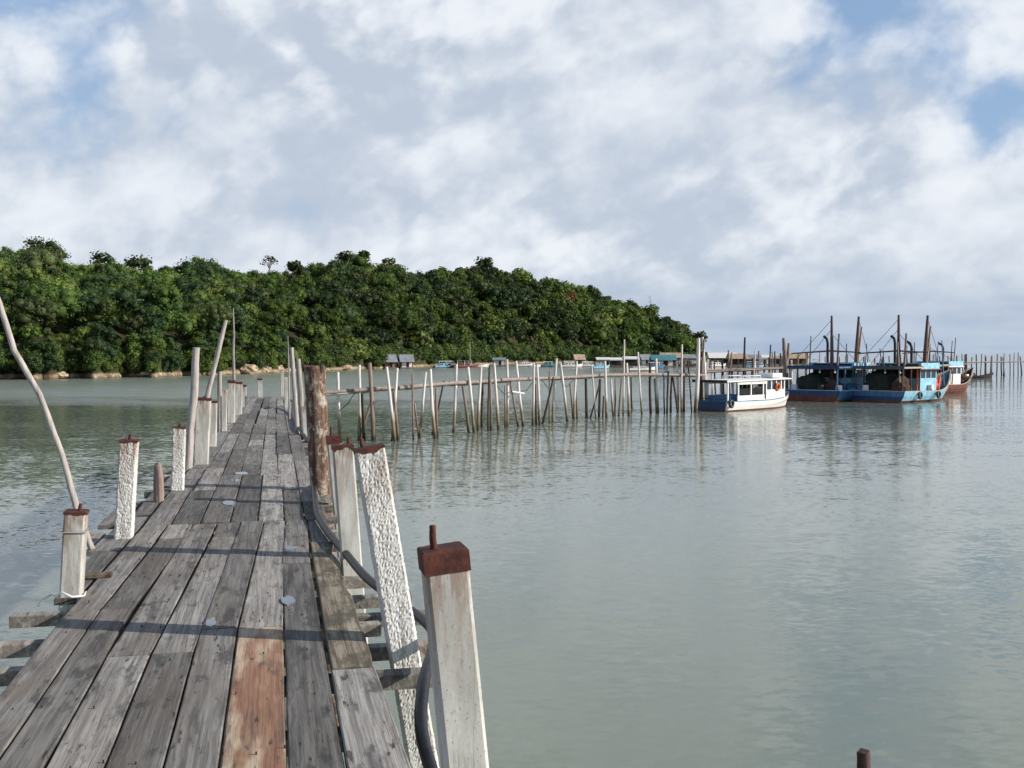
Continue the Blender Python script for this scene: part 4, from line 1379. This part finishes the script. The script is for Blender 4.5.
# white passenger boat
a = R(44)
cr = onz(727, 412, 0)                      # starboard stern corner
h = Vector((math.sin(a), math.cos(a), 0)); st = Vector((math.cos(a), -math.sin(a), 0))
wb = empty('passenger_boat', cr - st * 1.4, -a, 'white covered passenger boat with blue trim moored at the pole jetty', 'boat')
hull(wb, 11.0, 3.1, .72, 1.15, .35, [M['redbrown'], M['white'], M['white'], M['blue'], M['deckwood']], rake=.6, tw=.9, full=.62, wl=.10)
solid_box('transom_board', (0, -.05, .42), (2.6, .06, .62), M['dkblue'], wb)
rf = MB(); nn = 12
for i in range(nn):
    pass
rv = []
for j, yy in enumerate((-.2, 3, 6, 9.3)):
    for k in range(nn + 1):
        x = -1.55 + 3.1 * k / nn
        rv.append((x, yy, 2.28 + .10 * (1 - (x / 1.55) ** 2) + .03 * j))
w_ = nn + 1
fs = [(j * w_ + k, j * w_ + k + 1, (j + 1) * w_ + k + 1, (j + 1) * w_ + k) for j in range(3) for k in range(nn)]
rf.add(rv, fs); rf.add([(x, y, z - .07) for x, y, z in rv], [f[::-1] for f in fs])
for j in range(3):
    for k in (0, nn):
        p, q = rv[j * w_ + k], rv[(j + 1) * w_ + k]
        rf.add([p, q, (q[0], q[1], q[2] - .07), (p[0], p[1], p[2] - .07)], [(0, 1, 2, 3)])
for j in (0, 3):
    for k in range(nn):
        p, q = rv[j * w_ + k], rv[j * w_ + k + 1]
        rf.add([p, q, (q[0], q[1], q[2] - .07), (p[0], p[1], p[2] - .07)], [(0, 1, 2, 3)])
rfo = rf.build('roof', M['white'], wb)
solid_box('roof_edge_shade', (0, -.24, 2.28), (3.1, .06, .20), M['dark'], wb, .01)  # dark strip added to paint in the shade on the roof's stern edge
solid_box('roof_box', (.5, 7.6, 2.62), (1.5, 1.5, .34), M['white'], wb)
mb = MB()
for yy in (3.0, 5.6):
    mb.tube([(-.9, yy, 2.38), (-.9, yy, 2.62), (.9, yy, 2.62), (.9, yy, 2.38)], .03, 6)
mb.tube([(.9, 3.0, 2.62), (.9, 5.6, 2.62)], .03, 6); mb.tube([(-.9, 3.0, 2.62), (-.9, 5.6, 2.62)], .03, 6)
mb.build('roof_rack', M['white'], wb)
for sx in (1, -1):
    for yy in (.15, 1.6, 3.4, 5.2):
        solid_box('stanchion', (sx * 1.36, yy, 1.48), (.09, .14, 1.55), M['white' if yy > 1 or sx > 0 else 'dkblue'], wb, .01)
    solid_box('side_coaming', (sx * 1.38, 3.4, .96), (.06, 3.9, .40), M['white'], wb, .01)
    solid_box('side_valance', (sx * 1.38, 3.6, 2.10), (.05, 4.3, .20), M['white'], wb, .01)
# wheelhouse forward with framed windows
for sx in (1, -1):
    wp = solid_box('cabin_side', (sx * 1.34, 7.1, 1.12), (.07, 2.9, .80), M['white'], wb, .01)
    for yy in (5.72, 6.5, 7.25, 8.0, 8.5):
        solid_box('window_post', (sx * 1.33, yy, 1.87), (.065, .14, .74), M['white'], wp, .01)
    for yy in (6.1, 6.87, 7.62):
        solid_box('window_pane', (sx * 1.33, yy, 1.87), (.03, .62, .70), M['glass'], wp, 0)
fr = solid_box('cabin_front', (0, 8.6, 1.2), (2.5, .08, .95), M['white'], wb, .01)
solid_box('window_pane', (0, 8.6, 1.96), (2.3, .04, .56), M['glass'], fr, 0)
for yy in (1.3, 2.3, 3.3, 4.3):
    bs_ = MB(); bs_.box((0, yy, .62), (2.0, .42, .08), 0, 0, .02); bs_.box((0, yy - .2, .92), (2.0, .07, .5), 0, 0, .02)
    bs_.build('bench', M['bench'], wb)
solid_box('stern_rail', (0, .05, .95), (2.5, .05, .06), M['dkblue'], wb, .01)


def boat_pt(o, x, y, z):
    return o.location + Matrix.Rotation(o.rotation_euler.z, 3, 'Z') @ Vector((x, y, z))


def ring(name, label, cat, center, R0, r0, rz, mat, tilt=R(90)):
    mb = MB()
    N, K = 20, 8
    vs = []
    for i in range(N):
        A = 2 * math.pi * i / N
        for k in range(K):
            b_ = 2 * math.pi * k / K
            q = R0 + r0 * math.cos(b_)
            vs.append((r0 * math.sin(b_), q * math.cos(A), q * math.sin(A)))
    fs = [(i * K + k, ((i + 1) % N) * K + k, ((i + 1) % N) * K + (k + 1) % K, i * K + (k + 1) % K) for i in range(N) for k in range(K)]
    mb.add(vs, fs, 0, True)
    o = mb.build(name, mat, None, center)
    o.rotation_euler = (0, 0, rz)
    return tag(o, label, cat)


ring('lifebuoy', 'orange ring lifebuoy hanging on the white boat cabin side', 'lifebuoy', boat_pt(wb, 1.46, 7.3, 1.72), .26, .075, -a, M['orange'])
ring('tyre_fender', 'black tyre fender hanging at the stern corner of the white boat', 'tyre', boat_pt(wb, 1.55, .35, .60), .24, .11, -a, M['rubber'])
for (x, y, c, lab) in [(.7, 2.9, 'orange', 'orange life jacket bundle on a bench in the white boat'), (.3, 3.9, 'white', 'white sack on a bench in the white boat'), (.9, 4.7, 'deckwood', 'tan sack by the open side of the white boat')]:
    mb = MB(); mb.ball((0, 0, .2), (.34, .24, .24), 0, 2, .4, x * 9)
    tag(mb.build('bundle', M[c], None, boat_pt(wb, x, y, .66)), lab, 'bundle')


# fishing boats
def fishing_boat(corner_px, py, ang, L, B, label, hullmats, cabmat, variant):
    a = R(ang)
    cr = onz(corner_px, py, 0)
    st = Vector((math.cos(a), -math.sin(a), 0))
    fb = empty('fishing_boat', cr - st * (B * .47), -a, label, 'fishing boat', 'wooden fishing boats moored side by side')
    hull(fb, L, B, 1.0, 2.7, .62, hullmats, rake=2.0, tw=.94, full=.42, tmi=[0, 0, 5, 6, 3, 3, 3])
    hb = B / 2
    # aft shelter
    sl_ = L * .29
    ar = MB(); ar.box((0, .3 + sl_ / 2, 3.12), (B * .84, sl_, .10), 0, 0, .03); ar.box((0, .30, 3.02), (B * .84, .08, .16), 0, 0, .02)
    for k in range(5): ar.box((0, .4 + k * sl_ / 4.2, 3.20), (B * .84, .07, .06))
    ar.build('shelter_roof', M['dkblue' if variant == 0 else 'awning'], fb)
    solid_box('awning_edge', (B * .425, .3 + sl_ / 2, 3.09), (.06, sl_, .15), M['blue' if variant == 0 else 'mast_pale'], fb, .01)
    for sx in (1, -1):
        for yy in (.5, sl_ * .55, sl_):
            bar('stanchion', [(sx * B * .38, yy, .6), (sx * B * .39, yy, 3.1)], .07, M['blue' if variant == 0 else 'mast'], fb)
    # wheelhouse
    cy0, cl, cw = L * .33, L * .27, B * .66
    wh = MB()
    wh.box((0, cy0 + cl / 2, 1.35), (cw, cl, 1.5), 0, 0, .03)
    who = wh.build('wheelhouse', cabmat, fb)
    for sx in (1, -1):
        for yy in (.3, 1.3, 2.3, 3.3):
            solid_box('window_post', (sx * (cw / 2 - .05), cy0 + yy, 2.45), (.10, .16, .72), cabmat, who, .01)
        for yy in (.8, 1.8, 2.8):
            solid_box('window_pane', (sx * (cw / 2 - .06), cy0 + yy, 2.45), (.04, .84, .70), M['glass'], who, 0)
    solid_box('window_pane', (0, cy0 + cl - .05, 2.45), (cw * .9, .04, .7), M['glass'], who, 0)
    solid_box('back_wall', (0, cy0 + .05, 2.1), (cw * .96, .06, 2.6), M['dark'], who, .01)
    ds = solid_box('door', (.2, cy0 - .02, 1.45), (.75, .06, 1.6), M['ltblue' if variant else 'blue'], who, .01)
    ro = MB(); ro.box((0, cy0 + cl / 2, 2.90), (cw * 1.18, cl * 1.14, .10), 0, 0, .03)
    ro.build('wheelhouse_roof', M['white' if variant != 1 else 'redbrown'], fb)
    fa = MB()
    for sx in (1, -1): fa.box((sx * cw * .56, cy0 + cl / 2, 3.22), (.06, cl * 1.05, .55), 0, 0, .01)
    fa.box((0, cy0 + cl * 1.0, 3.22), (cw * 1.12, .06, .55), 0, 0, .01)
    fa.box((0, cy0 + .1, 3.22), (cw * 1.12, .06, .55), 0, 0, .01)
    fa.build('upper_bulwark', M['ltblue'], fb)
    # mast gear
    if variant < 2:
        bar('mast', [(.2, cy0 - .3, .6), (.15, cy0 - .3, 4.5), (.1, cy0 - .3, 7.9)], [.19, .17, .10], M['mast'], fb)
        bar('mast', [(.9, cy0 + cl - .4, .8), (1.0, cy0 + cl - .3, 4.4), (1.15, cy0 + cl - .2, 7.9)], [.22, .20, .11], M['mast'], fb)
        bar('mast', [(.6, cy0 + cl + .3, .9), (1.3, cy0 + cl + .1, 6.9)], [.15, .10], M['mast_pale'], fb)
        bar('mast', [(.55, cy0 - .2, .9), (.75, cy0 - .1, 6.2)], [.13, .09], M['jp_brown'], fb)
    bar('exhaust_pipe', [(-.7, cy0 + .6, 1), (-.7, cy0 + .6, 5.3), (-.8, cy0 + .6, 5.75), (-1.1, cy0 + .6, 6.0)], [.13, .13, .13, .13], M['dark'], fb, 8, 0)
    if variant:
        bar('exhaust_pipe', [(.3, cy0 + 1.8, 2), (.3, cy0 + 1.8, 4.9), (.15, cy0 + 1.8, 5.3), (-.25, cy0 + 1.8, 5.5)], [.13, .13, .13, .13], M['dark'], fb, 8, 0)
    bar('boom', [(-B * .62, cy0 - .8, 4.35), (0, cy0 - .3, 4.6), (B * .45, cy0 + .3, 4.45)], [.06, .08, .05], M['mast'], fb)
    bar('boom', [(.2, cy0 + cl + 1.0, 3.05), (1.4, L * .92, 3.2)], [.07, .05], M['mast_pale'], fb)
    for (p, q) in (((.1, cy0 - .3, 7.5), (-B * .38, .4, 3.2)), ((1.12, cy0 + cl, 7.4), (0, L * 1.02, 2.9)), ((.12, cy0 - .3, 6.2), (1.1, cy0 + cl - .3, 3.4)), ((.1, cy0 - .3, 6.6), (-B * .38, 2.8, 3.2))) if variant < 2 else (((-.7, cy0 + .6, 5.0), (0, L, 2.8)),):
        bar('stay', [p, q], .022, M['dark'], fb, 5, 0)
    mb = MB()
    for k in range(5):
        mb.tube([(hb * .2 * (k - 2), L * .80, 1.2), (hb * .2 * (k - 2), L * .80, 2.0)], .04, 5)
    mb.tube([(-hb * .45, L * .8, 2.0), (hb * .45, L * .8, 2.0)], .05, 6)
    mb.build('bow_rail', M['mast_pale'], fb)
    for k in range(7):
        x = random.uniform(-hb * .8, hb * .8); y = random.uniform(L * .1, L * .85); hh = random.uniform(3.8, 6.3)
        bar('pole', [(x, y, .7), (x + random.uniform(-.4, .4), y + random.uniform(-.5, .5), hh)], [.07, .045], M[random.choice(['mast', 'mast_pale', 'dark', 'blue'])], fb, 6)
    for k in range(4):
        mbx = MB(); x = (-.36 + .24 * k) * B; mbx.tube([(x, .32, 3.0), (x, .32, 2.75)], .02, 5); mbx.ball((x, .32, 2.66), .10, 0, 1)
        mbx.build('lamp', M['white'], fb)
    wn = MB(); wy = L * .31; wn.tube([(-.8, wy, 1.2), (.8, wy, 1.2)], .32, 10); wn.tube([(-.9, wy, 1.2), (-.8, wy, 1.2)], .5, 12); wn.tube([(.8, wy, 1.2), (.9, wy, 1.2)], .5, 12)
    wn.box((0, wy, .85), (1.5, .5, .5)); wn.build('winch', M['dark'], fb)
    return fb


def heap(name, label, cat, o, x, y, z, r, mat, seed):
    mb = MB(); mb.ball((0, 0, r[2] * .55), r, 0, 3, .45, seed)
    for k in range(5):
        mb.ball((random.uniform(-.6, .6) * r[0], random.uniform(-.6, .6) * r[1], r[2] * random.uniform(.4, 1.0)), (r[0] * .45, r[1] * .45, r[2] * .45), 0, 2, .45, seed + k)
    ob = mb.build(name, mat, None, boat_pt(o, x, y, z)); ob.rotation_euler = (0, 0, o.rotation_euler.z)
    return tag(ob, label, cat)


def drum(label, o, x, y, z, r, h, mat):
    mb = MB(); mb.tube([(0, 0, 0), (0, 0, h * .1), (0, 0, h * .33), (0, 0, h * .35), (0, 0, h * .66), (0, 0, h * .68), (0, 0, h * .95), (0, 0, h)], [r * .93, r, r, r * 1.05, r * 1.05, r, r, r * .9], 14)
    return tag(mb.build('plastic_drum', mat, None, boat_pt(o, x, y, z)), label, 'drum')


fb1 = fishing_boat(840, 402.3, 42, 13.0, 6.0, 'dark blue and rust-red fishing boat with a blue aft shelter, left of the pair', [M['redbrown'], M['blue'], M['blue'], M['ltblue'], M['deckwood'], M['redbrown'], M['dkblue']], M['ltblue'], 0)
fb2 = fishing_boat(905, 403.3, 48, 12.4, 5.9, 'light blue fishing boat with a dark awning, nearest on the right of the group', [M['redbrown'], M['ltblue'], M['ltblue'], M['mast_pale'], M['deckwood'], M['dkblue'], M['blue']], M['ltblue'], 1)  # last two mats: transom blues darker than the sides, painting in stern shade
fb3 = fishing_boat(936, 394.5, 48, 12.0, 5.0, 'rust-red hulled fishing boat moored behind the light blue one with its bow showing', [M['redbrown'], M['redbrown'], M['redbrown'], M['mast_pale'], M['deckwood'], M['redbrown'], M['redbrown']], M['white'], 2)
heap('net_heap', 'big black net heap on the stern of the dark blue fishing boat', 'fishing net', fb1, -.9, 2.4, .62, (1.3, 1.3, 1.25), M['net'], 3)
heap('net_heap', 'brown net heap beside the black one on the dark blue boat', 'fishing net', fb1, 1.2, 2.2, .62, (.75, .9, .8), M['rope_net'], 8)
heap('net_heap', 'tall dark net heap under the awning of the light blue boat', 'fishing net', fb2, -.8, 2.6, .62, (1.3, 1.5, 1.55), M['net'], 13)
heap('net_heap', 'brown net heap at the stern corner of the light blue boat', 'fishing net', fb2, 1.2, 2.2, .62, (.8, 1.0, 1.0), M['rope_net'], 17)
heap('net_heap', 'low black net heap on the foredeck of the light blue boat', 'fishing net', fb2, .3, 8.9, .8, (1.3, 1.0, .75), M['net'], 21)
heap('net_heap', 'dark net heap on the foredeck of the rust-red boat', 'fishing net', fb3, .2, 9.3, .9, (1.3, 1.2, .8), M['rope_net'], 26)
heap('tarpaulin', 'bright red tarpaulin bundle just forward of the light blue wheelhouse', 'tarpaulin', fb2, 1.2, 8.0, .7, (.62, .5, .95), M['red'], 31)
heap('tarpaulin', 'blue tarpaulin spread over the side of the dark blue boat', 'tarpaulin', fb1, 2.3, 4.0, .62, (.9, 1.3, .6), M['blue'], 35)
bar_o = MB(); bar_o.tube([(0, 0, 0), (.3, .4, 1.5)], .12, 7)
tag(bar_o.build('orange_pole', M['orange'], None, boat_pt(fb2, 1.75, 8.2, .7)), 'orange pole leaning against the red tarpaulin', 'pole')
bar_o = MB(); bar_o.tube([(0, 0, 0), (.1, .1, 2.3)], .08, 7)
tag(bar_o.build('orange_pole', M['orange'], None, boat_pt(fb2, 2.1, 3.4, .62)), 'orange pole upright beside the awning of the light blue boat', 'pole')
for i, (o, x, y, m, lab) in enumerate([(fb1, -2.1, .9, 'white', 'white drum at the left stern corner of the dark blue boat'), (fb1, .6, .8, 'dark', 'black drum at the stern of the dark blue boat'), (fb1, 2.3, .9, 'white', 'white drum at the right stern corner of the dark blue boat'),
                                       (fb2, -2.0, .8, 'blue', 'blue drum at the left stern corner of the light blue boat'), (fb2, -1.45, .8, 'white', 'white drum beside the blue one on the light blue boat'), (fb3, 1.0, 9.9, 'white', 'white drum on the foredeck of the rust-red boat'), (fb3, .3, 10.8, 'white', 'white drum nearest the bow of the rust-red boat'), (fb2, 2.1, 6.0, 'white', 'white drum beside the light blue wheelhouse')]):
    drum(lab, o, x, y, .64 if o is not fb3 else 1.15, .29, .85, M[m])

def crate(label, o, x, y, z, d, mat):
    mb = MB()
    for k in range(4):
        zz = d[2] * (k + .5) / 4
        for sy in (-1, 1): mb.box((0, sy * d[1] / 2, zz), (d[0], .03, d[2] / 4 - .03))
        for sx in (-1, 1): mb.box((sx * d[0] / 2, 0, zz), (.03, d[1], d[2] / 4 - .03))
    for sx in (-1, 1):
        for sy in (-1, 1): mb.box((sx * (d[0] / 2 - .03), sy * (d[1] / 2 - .03), d[2] / 2), (.05, .05, d[2]))
    mb.box((0, 0, .04), (d[0] - .06, d[1] - .06, .04))
    ob = mb.build('fish_crate', mat, None, boat_pt(o, x, y, z)); ob.rotation_euler = (0, 0, o.rotation_euler.z)
    return tag(ob, label, 'crate')


crate('white fish crate on the stern deck of the light blue boat', fb2, .2, .9, .64, (.8, .5, .4), M['white'])
crate('orange fish crate on the stern deck of the dark blue boat', fb1, -.4, .7, .64, (.8, .5, .4), M['orange'])
crate('blue fish crate by the rail forward of the light blue wheelhouse', fb2, 1.7, 9.0, .85, (.7, .5, .4), M['blue'])
for i, (o, x, y, lab) in enumerate([(fb1, 3.08, 5.0, 'black tyre fender on the lit side of the dark blue boat'), (fb2, 2.95, 2.4, 'black tyre fender near the stern on the lit side of the light blue boat'), (fb2, 3.08, 5.6, 'black tyre fender amidships on the lit side of the light blue boat')]):
    ring('tyre_fender', lab, 'tyre', boat_pt(o, x, y, .62), .26, .10, o.rotation_euler.z, M['rubber'])

# rowing boat by the far jetty
rb = empty('rowing_boat', onz(969, 378.5, 0), -R(78), 'small dark rowing boat with a raised bow beside the far pole walkway', 'boat')
hull(rb, 4.2, 1.3, .45, 1.0, .2, [M['dark'], M['dark'], M['dark'], M['dark'], M['dark']], rake=.6, tw=.7, full=.45)
solid_box('thwart', (0, 1.5, .38), (1.1, .25, .05), M['deckwood'], rb)
heap('net_heap', 'dark bundle in the stern of the rowing boat', 'fishing net', rb, 0, .7, .25, (.4, .5, .5), M['rope_net'], 41)

# ------------------------------------------------------------------ far craft and huts along the hill shore
def far_boat(px, py, heading, L, B, label, hm, roofm, roof_h=1.7, mast=0, cabin=True):
    p = onz(px, py, 0)
    o = empty('moored_boat', p, -R(heading), label, 'boat', 'boats moored under the hill')
    hull(o, L, B, .7, 1.2, .35, [M['redbrown'], hm, hm, M['blue'], M['deckwood']], rake=.5, tw=.85, full=.55)
    if cabin:
        c = solid_box('cabin', (0, L * .42, .95), (B * .7, L * .42, 1.0), hm, o, .03)
        for sx in (1, -1):
            for k in range(3):
                solid_box('window_pane', (sx * B * .355, L * (.28 + .14 * k), 1.12), (.02, L * .09, .4), M['glass'], c, 0)
    rf = solid_box('roof', (0, L * .42, roof_h + .0), (B * .85, L * .6, .12), roofm, o, .03)
    for sx in (1, -1):
        for yy in (.15, .42, .7):
            solid_box('stanchion', (sx * B * .38, L * yy, (roof_h + .5) / 2), (.08, .08, roof_h - .5), M['white'], o, 0)
    if mast: bar('mast', [(0, L * .7, .5), (0, L * .7, mast)], [.12, .08], M['mast_pale'], o, 6, 0)
    return o


far_boat(434, 368, 65, 8.0, 3.0, 'light blue boat with a white roof moored under the hill', M['ltblue'], M['white'], 2.0)
far_boat(452, 368, 60, 8.5, 3.0, 'dark red boat with a tall mast moored under the hill', M['redbrown'], M['awning'], 2.2, 8.0)
far_boat(560, 367.3, 75, 7.0, 2.6, 'white launch with a low cabin, left of two side by side under the hill', M['white'], M['white'], 1.9)
far_boat(579, 367, 78, 6.0, 2.4, 'white launch, right of two side by side under the hill', M['white'], M['white'], 1.7)
far_boat(628, 371, 70, 7.5, 2.4, 'open white boat in front of the floating shelters', M['white'], M['white'], .95, 0, False)
far_boat(675, 366.5, 80, 8, 2.8, 'dark boat near the pole cluster under the hill end', M['dark'], M['tanroof'], 2.1, 0)


far_boat(470, 367.5, 80, 5.0, 1.9, 'small white open boat right of the dark red masted boat', M['white'], M['white'], .95, 0, False)
far_boat(592, 369, 60, 5.5, 2.0, 'small tan-roofed boat in front of the leftmost white-roofed shelter', M['ltblue'], M['tanroof'], 1.9)
far_boat(647, 369, 70, 5.0, 1.9, 'small blue boat right of the open white boat', M['blue'], M['white'], 1.8)
far_boat(690, 366, 65, 6.5, 2.4, 'white boat with a grey roof between the tall tripod poles and the huts', M['white'], M['greyroof'], 2.0)


def shelter(px, py, w, d, h, label, roofm, wallm=None, gable=False, rz=0):
    if not gable: w, d = w * .82, d * .8
    p = onz(px, py, 0)
    o = empty('floating_shelter' if not gable else 'shore_hut', p, rz, label, 'shelter' if not gable else 'hut', None)
    solid_box('platform', (0, 0, .25), (w * 1.15, d * 1.15, .3), M['brownwall'], o)
    for sx in (-1, 1):
        for sy in (-1, 1):
            bar('post', [(sx * w * .45, sy * d * .45, -.8), (sx * w * .45, sy * d * .45, h)], .09, M['mast'], o, 6, 0)
    if wallm:
        wl = solid_box('wall', (0, d * .1, .4 + (h - .4) / 2), (w * .86, d * .7, h - .42), wallm, o)
        solid_box('doorway', (w * .1, d * .1 - d * .36, 1.2), (w * .22, .05, 1.5), M['dark'], wl, 0)
    r = MB()
    if gable:
        rise = h * .75 if w > 4 else 2.1
        W, D_ = w * .62, d * .62
        vs = [(-W, -D_, h), (W, -D_, h), (W, D_, h), (-W, D_, h), (-W, 0, h + rise), (W, 0, h + rise)]
        r.add(vs, [(0, 1, 5, 4), (2, 3, 4, 5), (1, 2, 5), (3, 0, 4), (0, 3, 2, 1)])
    else:
        r.box((0, 0, h + .25), (w * 1.15, d * 1.2, .14), 0, 0, .03, Matrix.Rotation(R(13), 3, 'X'))
        r.box((0, -d * .58, h - .05), (w * 1.1, .05, .25))
    r.build('roof', roofm, o)
    return o


shelter(389, 369, 3.2, 3.4, 1.9, 'steep grey-roofed hut on the shore, left of two alike', M['greyroof'], M['brownwall'], True, .4)
shelter(406, 368.6, 3.4, 3.4, 1.9, 'steep grey-roofed hut on the shore, right of two alike, beside driftwood', M['greyroof'], M['white'], True, .3)
shelter(499, 366.5, 4.6, 4, 2.2, 'hut with a pale flat roof on the shore right of the masted boat', M['greyroof'], M['white'])
shelter(603, 366.6, 4.8, 4, 2.3, 'floating shelter with a white roof, leftmost of three', M['white'], M['dark'])
shelter(616, 366.6, 4.4, 4, 2.2, 'low floating shelter with a white roof, in the middle of three', M['white'], M['dark'])
shelter(631, 367, 5.4, 4, 2.6, 'floating shelter with a white roof, rightmost and biggest of three', M['white'], M['dark'])
shelter(663, 367, 6.5, 5, 2.2, 'hut with a teal roof by the end of the hill', M['teal'], M['white'], True)
shelter(671, 364.5, 7.0, 5, 2.6, 'tan-roofed hut right behind the teal-roofed one', M['tanroof'], M['brownwall'], True)
for (px, py, w, h, rm, wm, gab, lab) in [(722, 363, 8.5, 2.6, 'white', 'brownwall', True, 'stilt house with a pale pitched roof, leftmost beyond the white boat'), (737, 363.5, 5.5, 2.4, 'tanroof', 'dark', True, 'small tan-roofed stilt house right of the pale-roofed one'), (751, 363.2, 5.5, 2.2, 'greyroof', 'brownwall', True, 'grey-roofed stilt house in the middle of the row beyond the white boat'), (763, 363, 6, 2.8, 'white', 'white', False, 'flat white-roofed stilt house left of the forked post'), (776, 362.8, 6, 2.6, 'tanroof', 'teal', False, 'stilt house with a teal wall just left of the forked post'), (797, 362.8, 7, 2.4, 'tanroof', 'brownwall', True, 'tan-roofed stilt house right of the forked post')]:
    s_ = shelter(px, py + 2.2, w, 5, h, lab, M[rm], M[wm], gab)
    s_.name = 'stilt_house'; s_['category'] = 'house'; s_['group'] = 'stilt houses beyond the white boat'
far_boat(516, 366.6, 75, 5.5, 2.0, 'small white cabin boat between the pale-roofed hut and the two white launches', M['white'], M['tanroof'], 1.8)
far_boat(541, 367.2, 80, 5.0, 1.9, 'small teal boat just left of the two white launches', M['teal'], M['white'], 1.7)
far_boat(655, 366.4, 70, 6.0, 2.2, 'white boat moored close in front of the teal-roofed hut', M['white'], M['white'], 1.9)
far_boat(709, 367, 60, 6.5, 2.4, 'white boat just right of the tall tripod poles', M['white'], M['awning'], 2.0)
far_boat(744, 368, 85, 6.0, 2.2, 'light blue boat below the stilt houses', M['ltblue'], M['white'], 1.9)
far_boat(812, 366.5, 70, 7.0, 2.4, 'white boat right of the stilt house row, seen over the blue shelter', M['white'], M['tanroof'], 2.2)
shelter(579, 364.4, 3.6, 3.4, 1.8, 'little brown hut on the shore behind the two white launches', M['tanroof'], M['brownwall'], True, .2)
shelter(645, 364.5, 3.8, 3.4, 1.8, 'little white hut on the shore left of the teal-roofed hut', M['greyroof'], M['white'], True, .3)
shelter(688, 363.6, 5.0, 4, 2.2, 'brown hut on the shore at the very end of the hill', M['greyroof'], M['brownwall'], True, .2)
# little dinghies
for (px, py, lab) in [(478, 366.8, 'tiny white dinghy right of the masted boat'), (530, 366.6, 'tiny white dinghy under the olive shore tree')]:
    d = empty('dinghy', onz(px, py, 0), -R(80), lab, 'boat')
    hull(d, 3.4, 1.3, .45, .7, .2, [M['white']] * 4 + [M['deckwood']], rake=.3, tw=.8)
    solid_box('thwart', (0, 1.4, .36), (1.1, .25, .05), M['deckwood'], d)
